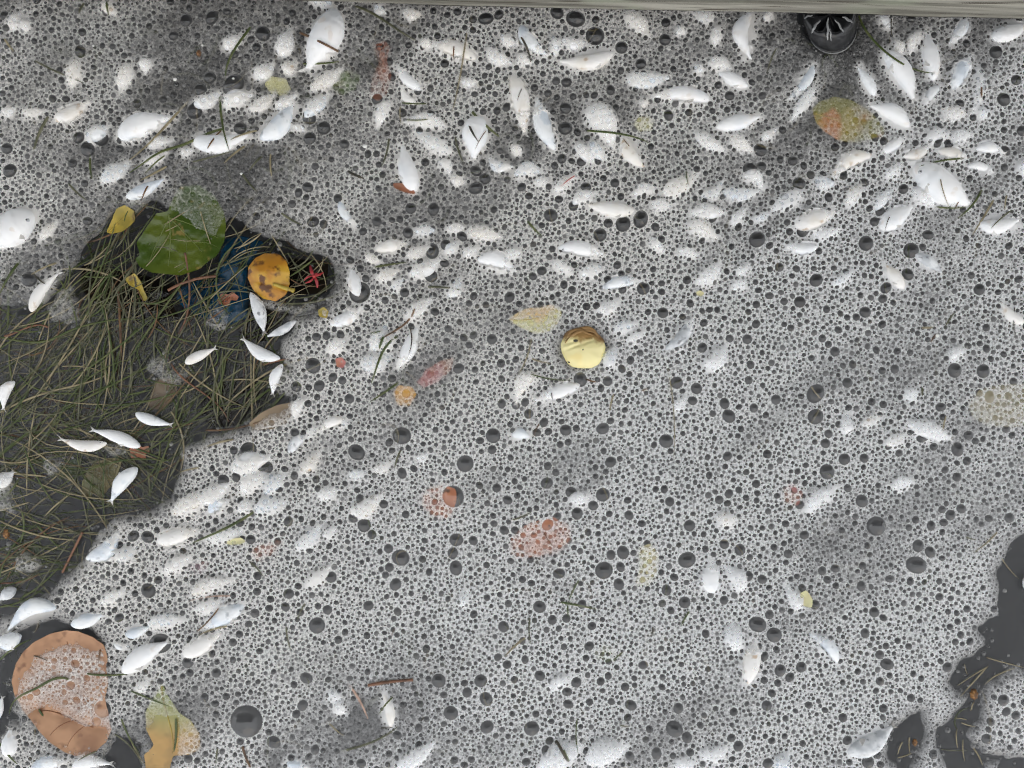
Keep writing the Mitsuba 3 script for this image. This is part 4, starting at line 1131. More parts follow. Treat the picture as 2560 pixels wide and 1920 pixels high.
def leaf(name, label, outline, bsdf, z0, veins=(), vein_mat=None, stalk=None, category='leaf', **kw):
    key = numbered(name)
    v, f, (q, z) = leaf_mesh(outline, z0, **kw)
    multi = bool(veins) or stalk is not None
    add(key + '__blade' if multi else key, (v, f), bsdf, smooth=50)
    tr = cKDTree(q)
    for i, (pts, w) in enumerate(veins):
        s = spline(pts, 18)
        zz = z[tr.query(s, k=3)[1]].mean(1) + .0003
        p3 = np.array([P(a, b, c) for (a, b), c in zip(s, zz)])
        add(key + '__vein' + ('' if i == 0 else f'_{i:03d}'), tube(p3, np.linspace(w, w * .35, 18) * U, 6, .8), vein_mat or bsdf, smooth=True)
    if stalk is not None:
        pts, w, sm = stalk
        s = spline(pts, 14)
        p3 = np.array([P(a, b, z0 + .0025 + .001 * math.sin(i_)) for i_, (a, b) in enumerate(s)])
        add(key + '__stalk', tube(p3, np.linspace(w * .7, w, 14) * U, 7, .8), sm, smooth=True)
    labels[key] = {'label': label, 'category': category}
    return key


def O(t, *xy):
    return [tp(t, *p) for p in xy]


mat('leaf_green', blotch((.042, .078, .008), (.085, .115, .012), 25, .35, .7, (.22, .17, .05), 90, .64, .8), rough=.2, clearcoat=.6, clearcoat_gloss=.85)
mat('leaf_green_vein', base=(.14, .18, .045), rough=.4)
mat('leaf_gold', blotch((.64, .38, .045), (.48, .21, .025), 45, .4, .65, (.14, .055, .015), 100, .52, .72), rough=.3)
mat('leaf_yellow', blotch((.48, .36, .06), (.30, .24, .05), 50, .4, .7, (.16, .10, .03), 120, .6, .8), rough=.4)
mat('leaf_orange', blotch((.48, .265, .145), (.33, .165, .085), 38, .35, .7, (.22, .10, .05), 80, .55, .75), rough=.4)
mat('leaf_orange_vein', base=(.26, .11, .05), rough=.5)
mat('leaf_pear', lambda p, n, uv: mikit.mix(mikit.mix((.50, .31, .11), (.38, .24, .09), mikit.smoothstep(.4, .6, mikit.fbm(p.x * 40, p.y * 40, 0., 3))), (.30, .34, .13), mikit.smoothstep(-.435, -.385, p.y + .02 * mikit.noise(p.x * 60, p.y * 60))), rough=.4)
mat('leaf_olive', blotch((.34, .27, .04), (.20, .19, .03), 25, .4, .65, (.46, .19, .06), 30, .52, .68), rough=.4)
mat('leaf_cream', blotch((.68, .50, .25), (.58, .56, .28), 30, .4, .65, (.32, .18, .08), 220, .68, .8), rough=.45)
mat('leaf_khaki', blotch((.24, .20, .10), (.19, .19, .085), 40, .4, .65, (.30, .24, .14), 60, .55, .75), rough=.45)
mat('leaf_darkgreen', blotch((.06, .09, .035), (.09, .11, .05), 40, .4, .65), rough=.4)
mat('leaf_dun', blotch((.27, .20, .125), (.20, .145, .09), 40, .4, .65), rough=.5)
mat('leaf_brick', blotch((.50, .19, .09), (.36, .13, .07), 60, .4, .65, (.14, .07, .04), 150, .6, .75), rough=.45)
mat('leaf_redbrown', blotch((.34, .13, .075), (.25, .11, .06), 40, .4, .65), rough=.45)
mat('petal_pink', blotch((.55, .20, .19), (.48, .22, .12), 50, .4, .65), rough=.5)
mat('petal_orange', blotch((.66, .36, .07), (.55, .26, .06), 50, .4, .65), rough=.5)
mat('petal_purple', blotch((.34, .17, .22), (.30, .16, .14), 50, .4, .65), rough=.5)
mat('petal_pale', blotch((.68, .66, .38), (.62, .55, .30), 50, .4, .65), rough=.5)
mat('leaf_wide_pale', blotch((.52, .47, .32), (.44, .40, .26), 20, .4, .65, (.50, .48, .36), 50, .5, .7), rough=.5)
mat('leaf_fallen_green', blotch((.11, .17, .05), (.18, .2, .08), 40, .4, .65), rough=.4)
mat('scarlet', blotch((.38, .03, .035), (.25, .02, .03), 120, .4, .65), rough=.45)
mat('blue_plastic', blotch((.008, .065, .14), (.012, .10, .20), 30, .4, .65, (.008, .03, .05), 60, .55, .75), rough=.3)

leaf('lily_leaf', 'round green leaf in the open water, its upper part under foam',
     O('A', (900, 1640), (880, 1560), (960, 1440), (1010, 1375), (1080, 1360), (1110, 1290), (1160, 1200), (1280, 1190), (1380, 1260), (1440, 1360), (1455, 1450), (1440, 1560), (1400, 1640)) + O('D', (1360, 20), (1290, 80), (1170, 125), (1080, 118), (980, 108), (900, 70), (870, 20)),
     'leaf_green', .0028, seed=3, curl=.0012,
     veins=[(O('A', (1085, 1375), (1095, 1500), (1090, 1640), (1080, 1710)), 2.0), (O('A', (1090, 1400), (1190, 1500), (1300, 1620)), 1.5), (O('A', (1080, 1420), (1010, 1560), (960, 1680)), 1.4), (O('A', (1095, 1400), (1220, 1440), (1400, 1530)), 1.3), (O('A', (1190, 1500), (1200, 1580), (1190, 1660)), .9), (O('A', (1092, 1520), (1010, 1600), (960, 1700)), .9), (O('A', (1240, 1560), (1320, 1560), (1400, 1590)), .8)], vein_mat='leaf_green_vein')
leaf('yellow_leaf', 'small brownish yellow leaf above left of the round green leaf', O('A', (690, 1500), (720, 1430), (750, 1350), (810, 1320), (870, 1360), (870, 1420), (830, 1470), (760, 1505)), 'leaf_yellow', .003, seed=5,
     veins=[(O('A', (700, 1490), (770, 1420), (840, 1350)), 1.2)], vein_mat='leaf_yellow')
leaf('golden_leaf', 'golden yellow round leaf with brown spots and a short stub', O('D', (1585, 140), (1590, 70), (1640, 10), (1700, -20), (1790, -15), (1840, 30), (1860, 100), (1855, 180), (1830, 250), (1770, 290), (1690, 275), (1630, 230)), 'leaf_gold', .006, seed=6, dome=.009, curl=-.002, fold=(tp('D', 1640, 160), tp('D', 1880, 215), .003),
     stalk=(O('D', (1760, 180), (1830, 205), (1890, 222)), 6, 'leaf_yellow'))
leaf('large_orange_leaf', 'large orange brown leaf in the lower left corner, partly under foam',
     O('G', (430, 757), (510, 765), (600, 800), (670, 850), (695, 920), (690, 1010), (700, 1100), (680, 1200), (700, 1300), (715, 1400), (680, 1480), (610, 1545), (520, 1570), (420, 1540), (330, 1480), (250, 1400), (200, 1330), (140, 1270), (95, 1180), (80, 1080), (105, 980), (160, 890), (230, 830), (330, 780)),
     'leaf_orange', .0052, seed=8, curl=.0022, fold=(tp('G', 250, 1275), tp('G', 620, 1390), .004),
     veins=[(O('G', (600, 1385), (480, 1340), (360, 1290), (250, 1280)), 2.2), (O('G', (480, 1340), (380, 1380), (320, 1440)), 1.5), (O('G', (560, 1370), (480, 1430), (430, 1510)), 1.3), (O('G', (600, 1385), (560, 1200), (480, 1000), (430, 830)), 2.0), (O('G', (560, 1230), (400, 1100), (200, 1000)), 1.6)], vein_mat='leaf_orange_vein')
leaf('pear_shaped_leaf', 'pear shaped leaf at the bottom, green top and yellow orange base',
     O('G', (1010, 1160), (1040, 1090), (1070, 1170), (1110, 1230), (1150, 1290), (1230, 1340), (1285, 1430), (1290, 1520), (1220, 1560), (1110, 1570), (1090, 1660), (940, 1660), (930, 1560), (990, 1500), (940, 1390), (935, 1290), (970, 1220)),
     'leaf_pear', .0042, seed=9, curl=.001, fold=(tp('G', 1040, 1200), tp('G', 1130, 1560), .002),
     veins=[(O('G', (1040, 1110), (1060, 1250), (1100, 1400), (1110, 1550)), 1.8)], vein_mat='leaf_yellow')
leaf('olive_leaf', 'olive yellow leaf with an orange blotch under foam below the bottle', O('C', (850, 700), (900, 650), (1000, 620), (1100, 640), (1190, 690), (1260, 750), (1320, 830), (1310, 870), (1230, 890), (1130, 915), (1020, 900), (940, 850), (880, 790)), 'leaf_olive', .0030, curl=-.0012, seed=10,
     veins=[(O('C', (870, 730), (1030, 780), (1200, 850)), 1.4)], vein_mat='leaf_yellow')
leaf('cream_leaf', 'cream coloured half leaf pricked with holes, above the pale shell', O('E', (1080, 410), (1130, 370), (1200, 335), (1290, 330), (1350, 310), (1420, 335), (1425, 390), (1390, 450), (1330, 490), (1260, 500), (1180, 470), (1110, 430)), 'leaf_cream', .0062, seed=11, curl=-.001,
     veins=[(O('E', (1090, 410), (1200, 410), (1340, 380)), 1.2)], vein_mat='leaf_yellow')
leaf('khaki_leaf', 'dark khaki folded leaf in the grass, left side', O('D', (530, 1540), (535, 1450), (570, 1370), (620, 1320), (700, 1300), (790, 1300), (780, 1360), (750, 1440), (700, 1500), (650, 1570), (600, 1500), (590, 1560)), 'leaf_khaki', -.002, seed=12, fold=(tp('D', 630, 1310), tp('D', 620, 1560), .004),
     veins=[(O('D', (640, 1310), (650, 1420), (690, 1500)), 1.3)], vein_mat='leaf_dun')
leaf('sunken_green_leaf', 'dull green leaf sunk left of the khaki leaf', O('D', (380, 1370), (400, 1330), (480, 1300), (540, 1320), (520, 1380), (450, 1430), (390, 1430)), 'leaf_darkgreen', -.006, seed=13)
leaf('sunken_green_leaf', 'dull green leaf sunk in the lower left grass', O('G', (90, 240), (180, 180), (260, 210), (270, 260), (200, 290), (240, 340), (150, 300)), 'leaf_darkgreen', -.006, seed=14)
leaf('dun_leaf', 'dull brown leaf under water in the middle of the grass', O('D', (960, 960), (985, 870), (1030, 790), (1130, 790), (1150, 860), (1110, 930), (1050, 985), (990, 990)), 'leaf_dun', -.005, seed=15)
leaf('brown_leaf', 'tan brown leaf along the foam edge below the dark water', O('D', (1600, 1080), (1680, 1010), (1780, 960), (1880, 940), (1890, 1000), (1840, 1080), (1760, 1110), (1650, 1120)), 'leaf_dun', .0035, seed=16)
leaf('orange_scrap', 'orange brown leaf scrap right of the two crossing fish', O('D', (840, 1235), (880, 1212), (930, 1230), (965, 1215), (968, 1262), (940, 1275), (950, 1312), (900, 1290), (855, 1306)), 'leaf_redbrown', -.001, seed=17, step=4)
leaf('orange_scrap', 'orange brown leaf scrap between the blue plastic and the golden leaf', O('D', (1400, 285), (1425, 240), (1470, 250), (1500, 232), (1540, 262), (1530, 290), (1490, 285), (1470, 322), (1420, 312)), 'leaf_redbrown', -.002, seed=18, step=4)
leaf('orange_leaf', 'salmon orange leaf patch under the foam at centre, beside a big bubble', O('E', (520, 1600), (540, 1520), (600, 1480), (680, 1475), (745, 1500), (750, 1560), (730, 1640), (690, 1690), (600, 1680)), 'leaf_brick', .0012, curl=-.0012, seed=19)
leaf('brick_leaf', 'brick red leaf patch under the foam below centre', O('H', (1100, 170), (1180, 90), (1260, 60), (1370, 30), (1470, 80), (1490, 170), (1420, 250), (1290, 285), (1160, 300), (1090, 260)), 'leaf_brick', .0010, curl=-.0012, seed=20)
leaf('reddish_leaf', 'long reddish brown leaf under the foam near the top', O('B', (215, 290), (290, 255), (320, 300), (300, 390), (330, 480), (300, 600), (240, 650), (190, 610), (210, 480), (250, 400)), 'leaf_redbrown', .0008, curl=-.0012, seed=21)
leaf('green_scrap', 'green leaf under the foam left of the reddish leaf', O('B', (-60, 560), (-20, 470), (60, 450), (130, 480), (100, 570), (20, 610)), 'leaf_fallen_green', .0006, curl=-.0012, seed=22)
leaf('brown_strip', 'narrow red brown leaf strip below the split fish', O('B', (335, 1180), (400, 1180), (470, 1220), (490, 1255), (420, 1240), (350, 1210)), 'leaf_redbrown', .0062, seed=23, step=4)
leaf('yellow_round_leaf', 'small round tan yellow leaf right of the four upper fish', O('B', (1890, 800), (1920, 745), (1990, 750), (2020, 800), (1990, 840), (1920, 845)), 'leaf_cream', .0025, curl=-.0012, seed=24, step=4)
leaf('yellow_round_leaf', 'small yellowish leaf under bubbles left of the largest top fish', O('A', (1700, 540), (1740, 490), (1830, 500), (1870, 570), (1830, 620), (1740, 600)), 'leaf_cream', .0022, curl=-.0012, seed=25, step=4)
leaf('pale_wide_leaf', 'wide pale yellowish leaf under foam by the right edge', O('F', (1850, 960), (1920, 860), (2050, 830), (2212, 820), (2300, 900), (2300, 1080), (2150, 1100), (1980, 1090), (1880, 1040)), 'leaf_wide_pale', -.0030, curl=-.0012, seed=26)
leaf('orange_petal', 'yellow orange petal under bubbles left of the pink petal', O('E', (340, 880), (380, 830), (460, 840), (490, 890), (450, 960), (370, 960)), 'petal_orange', .0018, curl=-.0012, seed=27, step=4, category='petal')
leaf('pink_petal', 'red pink petal under foam right of the orange petal', O('E', (490, 810), (560, 730), (660, 670), (740, 650), (720, 720), (640, 800), (540, 850)), 'petal_pink', -.0010, curl=-.0012, seed=28, category='petal')
leaf('purple_petal', 'faint purple petal under foam in the lower left', O('G', (1215, 350), (1280, 315), (1345, 320), (1340, 370), (1270, 410)), 'petal_purple', .0006, curl=-.0012, seed=29, step=4, category='petal')
leaf('salmon_petal', 'salmon petal under foam right of the purple petal', O('G', (1590, 270), (1650, 220), (1760, 180), (1820, 190), (1760, 270), (1660, 320)), 'leaf_brick', .0008, curl=-.0012, seed=30, step=4, category='petal')
leaf('magenta_petal', 'small magenta petal at the foam beside the grass hole', O('E', (-25, 660), (10, 650), (40, 680), (25, 720), (-15, 715)), 'petal_pink', .0062, seed=31, step=3, category='petal')
leaf('pink_petal', 'faint pink petal under foam beside the slanting fish at right', O('F', (660, 1490), (740, 1470), (800, 1530), (760, 1610), (680, 1580)), 'petal_pink', .0006, curl=-.0012, seed=32, step=4, category='petal')
leaf('pale_leaf', 'pale yellow leaf edge under the bubble cluster below centre', O('H', (1920, 230), (2000, 200), (2050, 280), (2040, 400), (1980, 480), (1900, 470), (1930, 350)), 'petal_pale', .0008, curl=-.0012, seed=33)
leaf('pale_petal', 'little pale yellow petal beside a slanting fish, lower right', O('I', (765, 520), (810, 500), (850, 560), (840, 610), (790, 600)), 'petal_pale', .0068, seed=34, step=3, category='petal')
leaf('cream_petal', 'cream petal curled on the foam near the lower left fish', O('G', (1455, 195), (1490, 170), (1550, 160), (1585, 185), (1540, 205), (1480, 210)), 'petal_pale', .0076, seed=35, step=3, category='petal')
leaf('pale_petal', 'pale flake on the foam right of centre, below two faint fish', O('F', (90, 232), (130, 225), (158, 242), (130, 260), (105, 252)), 'petal_pale', .0078, seed=36, step=3, category='petal')
leaf('green_petal', 'pale green patch under foam, lower centre right', O('H', (1640, 900), (1690, 850), (1770, 870), (1790, 930), (1720, 970), (1650, 950)), 'leaf_fallen_green', .0004, curl=-.0012, seed=37, step=4)
leaf('sunken_yellow_leaf', 'small torn yellow leaf below the round green leaf', O('D', (810, 150), (870, 110), (910, 160), (930, 220), (955, 270), (935, 300), (900, 220), (840, 190)), 'leaf_yellow', .001, seed=38, step=4)
leaf('yellow_leaf', 'olive yellow leaf scrap right of the fish pair, at the foam edge', O('D', (2050, 350), (2090, 330), (2120, 360), (2100, 400), (2055, 390)), 'leaf_yellow', .004, seed=39, step=3)


# ------------------------------------------------------------------ pale shell, red flower, blue plastic, bottle, beads
def lathe(prof, n=48, dent=None):
    prof = np.asarray(prof, float)
    th = np.arange(n) * 2 * np.pi / n
    r = np.repeat(prof[:, :1], n, 1); z = np.repeat(prof[:, 1:2], n, 1)
    if dent:
        r, z = dent(r, z, th[None])
    v = np.stack([r * np.cos(th), r * np.sin(th), z], -1).reshape(-1, 3)
    i, j = np.meshgrid(np.arange(len(prof) - 1), np.arange(n), indexing='ij')
    a, b = i * n + j, i * n + (j + 1) % n
    return v, np.stack([a, b, b + n, a + n], -1).reshape(-1, 4)


def quads(vf):
    v, f = vf
    f = np.asarray(f)
    return (v, np.vstack([f[:, [0, 1, 2]], f[:, [0, 2, 3]]])) if f.shape[1] == 4 else (v, f)


SHELL = P(*tp('E', 1556, 605), .004)
mat('shell_yellow', lambda p, n, uv: mikit.mix(mikit.mix((.90, .82, .42), (.88, .75, .33), mikit.smoothstep(.4, .7, mikit.fbm(p.x * 60, p.y * 60, 0., 3))), (.40, .24, .09), mikit.smoothstep(.009, .017, p.y - float(SHELL[1]) + .10 * (p.x - float(SHELL[0])) + .012 * (mikit.fbm(p.x * 130, p.y * 130, 0., 3) - .5))), rough=.32)
mat('shell_brown', blotch((.36, .21, .08), (.22, .12, .045), 80, .4, .7), rough=.5)
c = P(*tp('E', 1556, 605), .004)
u = np.linspace(0, 1, 20)
prof = np.column_stack([np.maximum(1e-5, .0262 * np.sin(np.minimum(1, .02 + u) * np.pi / 2)), .0135 * np.cos(u * np.pi / 2)])


def shell_dent(r, z, th):
    a = 1 + .07 * np.cos(th - 1.0) + .06 * np.cos(2 * th + .6) + .025 * np.sin(5 * th) + .02 * np.cos(3 * th)
    x, y = r * np.cos(th), r * np.sin(th)
    z2 = z - .0022 * np.exp(-((y - .35 * x - .007) / .0013) ** 2) - .0016 * np.exp(-((y - .3 * x - .0125) / .0011) ** 2) + .0008 * np.sin(th * 9) * (r / .026) ** 2
    return r * a, z2


v, f = lathe(prof, 64, shell_dent)
labels['shell'] = {'label': 'pale yellow rounded shell with a brown ridged top edge, at centre', 'category': 'shell'}
add('shell__dome', (v + c, f), 'shell_yellow', smooth=True)
for i, (rr, zz) in enumerate([(.0265, .0040), (.0245, .0066), (.0215, .0090)]):
    th = np.linspace(.35 + .3 * i, 2.55 + .12 * i, 26)
    rr = rr + .0008 * np.sin(th * 6 + i * 2)
    a_ = 1 + .07 * np.cos(th - 1.0) + .05 * np.cos(2 * th + .6)
    pts_ = np.column_stack([rr * a_ * np.cos(th), rr * a_ * np.sin(th), zz + .0012 * np.sin(th * 7)]) + c
    add('shell__ridge' + ('' if i == 0 else f'_{i:03d}'), tube(pts_, .0016 * np.sin(np.linspace(.15, 3.0, 26)) + .0003, 7, .6), 'shell_brown', smooth=True)
th = np.linspace(.9, 1.6, 10)
add('shell__torn_lip', tube(np.column_stack([.0275 * np.cos(th), .0275 * np.sin(th), .006 + 0 * th]) + c, .0028 * np.sin(np.linspace(.3, 2.9, 10)), 8, .5), 'shell_brown', smooth=True)
for i, (x, y) in enumerate([(1515, 545), (1478, 680)]):
    b_ = trimesh.creation.icosphere(2, .0022); q_ = np.asarray(b_.vertices) * [1.3, .8, .5] + P(*tp('E', x, y), .0155 if i == 0 else .009)
    add('shell__dark_speck' + ('' if i == 0 else f'_{i:03d}'), (q_, np.asarray(b_.faces)), 'grass_dark', smooth=True)

# red flower: four narrow petals on a tube
labels['red_flower'] = {'label': 'small red flower with narrow petals in the dark water', 'category': 'flower'}
fc_ = tp('D', 2020, 130)
for i, (x, y, wd) in enumerate([(1995, 62, 15), (2080, 105, 10), (2062, 128, 8), (2040, 205, 13), (1962, 172, 9), (1955, 160, 8)]):
    a_, b_ = fc_, tp('D', x, y)
    s_ = spline([a_, ((a_[0] + b_[0]) / 2 + 5 * math.sin(i * 2.3), (a_[1] + b_[1]) / 2 + 5 * math.cos(i * 1.7)), b_], 10)
    p3 = np.array([P(q[0], q[1], .005 + .002 * math.sin(k * .5)) for k, q in enumerate(s_)])
    add('red_flower__petal' + ('' if i == 0 else f'_{i:03d}'), tube(p3, wd * .72 * K * U * (.35 + .75 * np.sin(np.linspace(.25, 3.0, 10))), 8, .3), 'scarlet', smooth=True)
b_ = trimesh.creation.icosphere(2, .0022); q_ = np.asarray(b_.vertices) + P(*fc_, .0065)
add('red_flower__heart', (q_, np.asarray(b_.faces)), 'stem_scarlet', smooth=True)

# blue plastic sheet, crumpled, just below the surface
v, f, _ = leaf_mesh(O('D', (1440, -110), (1560, -130), (1700, -90), (1640, 0), (1590, 60), (1580, 180), (1600, 300), (1590, 400), (1480, 440), (1380, 420), (1260, 380), (1180, 330), (1130, 270), (1160, 210), (1260, 160), (1360, 150), (1400, 60)), -.012, seed=40, curl=-.004)
v[:, 2] += .010 * (meshkit.fbm(v * [55, 55, 0], 3, 13) - .5)
add('blue_plastic_sheet', (v, f), 'blue_plastic', smooth=60)
labels['blue_plastic_sheet'] = {'label': 'crumpled blue plastic sheet sunk beside the golden yellow leaf', 'category': 'plastic sheet'}

# black bottle base, standing under the beam
mat('black_plastic', blotch((.016, .017, .019), (.03, .031, .034), 60, .4, .7), rough=.22, spec=.6)
mat('scum_white', blotch((.36, .37, .37), (.22, .23, .24), 120, .4, .7), rough=.5)
bz_ = .05
bc = P(2071, 28, bz_); bc[2] = 0
RB = .0315
prof = [(RB * .93, -.06), (RB * .93, -.002), (RB * .90, .000), (RB * .90, .004), (RB * .95, .006), (RB * .95, .012), (RB * .91, .0135), (RB * .91, .017), (RB, .020), (RB, .038), (RB * .985, .044), (RB * .93, .0485), (RB * .82, .051)]
add_top = [(RB * t, .051) for t in np.linspace(.78, .06, 14)]


def foot(r, z, th):
    k = np.clip(np.sin(np.clip((RB * .9 - r) / (RB * .9), 0, 1) * np.pi), 0, 1)
    sel = (z > .046)
    val = .5 + .5 * np.cos(6 * th + .4)
    return r, z - sel * (.010 * (1 - r / RB) ** 1.2 + .011 * val ** 2 * k)


v, f = lathe(prof + add_top, 96, foot)
labels['black_bottle'] = {'label': 'black plastic bottle base with white streaks, standing under the wooden beam', 'category': 'bottle'}
lean = np.array([-.50, .02])


def tilt(q):
    q = np.array(q)
    q[:, :2] += (q[:, 2:] - .05) * lean
    return q


vv = tilt(v) + bc
# close the middle
cidx = len(vv)
vv = np.vstack([vv, [vv[-96:].mean(0)]])
f3 = quads((v, f))[1]
f3 = np.vstack([f3, np.stack([len(v) - 96 + np.arange(96), len(v) - 96 + (np.arange(96) + 1) % 96, np.full(96, cidx)], -1)])
add('black_bottle__base', (vv, f3), 'black_plastic', smooth=40)
for i, (ang, ra, rb_, fat) in enumerate([(-1.25, .62, .95, .7), (-.66, .50, 1.01, 1.0), (-.02, .30, 1.03, .9), (.10, .72, 1.05, .6), (.62, .45, .97, .75), (1.12, .60, .99, 1.05), (1.55, .66, .92, .6)]):
    a_ = -math.pi / 2 + ang
    rr = np.linspace(ra, rb_, 12) * RB
    zz = np.where(rr < RB * .93, .0535, .0535 - (rr - RB * .93) * 2.2)
    wob = .0006 * np.sin(np.linspace(0, 9, 12) + i)
    p3 = tilt(np.column_stack([rr * math.cos(a_) - wob * math.sin(a_), rr * math.sin(a_) + wob * math.cos(a_), zz])) + bc
    add('black_bottle__streak' + ('' if i == 0 else f'_{i:03d}'), tube(p3, .0019 * fat * (.35 + .9 * np.linspace(0, 1, 12) * np.sin(np.linspace(.9, 2.95, 12))), 7, .35), 'scum_white', smooth=True)
for i, (rr, zz) in enumerate([(RB * .955, .009), (RB * .935, .0022)]):
    th = np.linspace(0, 2 * np.pi, 61)
    add('black_bottle__ring' + ('' if i == 0 else f'_{i:03d}'), tube(tilt(np.column_stack([rr * np.cos(th), rr * np.sin(th), 0 * th + zz])) + bc, .0008, 6), 'scum_white' if i == 1 else 'black_plastic', smooth=True)

mat('bead_white', base=(.85, .85, .83), rough=.3)
mat('seed_brown', blotch((.34, .17, .06), (.14, .07, .03), 300, .4, .65), rough=.45)
beads = [('A', 1125, 510, 13), ('A', 600, 295, 8), ('A', 330, 1285, 11), ('A', 1552, 1117, 10), ('A', 1500, 505, 9), ('B', 160, 940, 16), ('F', 1655, 510, 14), ('A', 1300, 292, 8)]
bm = [tp(t, x, y) for t, x, y, r in beads]
for i, (t, x, y, r) in enumerate(beads):
    key = numbered('white_bead')
    b_ = trimesh.creation.icosphere(2, 1.0)
    rad = r * K * U
    q_ = np.asarray(b_.vertices) * [rad, rad * .8, rad * .7]
    q_ = q_ * (1 + .25 * (meshkit.noise(np.asarray(b_.vertices) * 1.7 + i)[:, None] - .5))
    h = float(film_height(np.array([tp(t, x, y)]))[0])
    add(key, (q_ + P(*tp(t, x, y), h + rad * .7), np.asarray(b_.faces)), 'bead_white', smooth=True)
    labels[key] = {'label': f'tiny white bead on the foam, {where(bm, i)}'.replace(' on the foam', ''), 'category': 'bead', 'group': 'tiny white beads on the foam'}
for i, (t, x, y, r, lab) in enumerate([('I', 1890, 1172, 30, 'brown ridged seed in the water of the lower right corner'), ('I', 1510, 1482, 20, 'tan seed scrap in the narrow dark gap, lower right'), ('A', 1278, 342, 18, 'small orange brown seed on the upper left foam'), ('G', 40, 140, 26, 'olive brown seed pod at the left edge in the grass')]):
    key = numbered('seed')
    b_ = trimesh.creation.icosphere(3, 1.0)
    vv = np.asarray(b_.vertices)
    rad = r * K * U
    an = np.arctan2(vv[:, 1], vv[:, 0])
    q_ = vv * np.array([rad * .75, rad * 1.1, rad * .7]) * (1 + .12 * np.sign(np.sin(an * 7)) * np.abs(np.sin(an * 7)) ** .6)[:, None]
    add(key, (q_ + P(*tp(t, x, y), .002 if t != 'A' else .008), np.asarray(b_.faces)), 'seed_brown', smooth=True)
    labels[key] = {'label': lab, 'category': 'seed'}

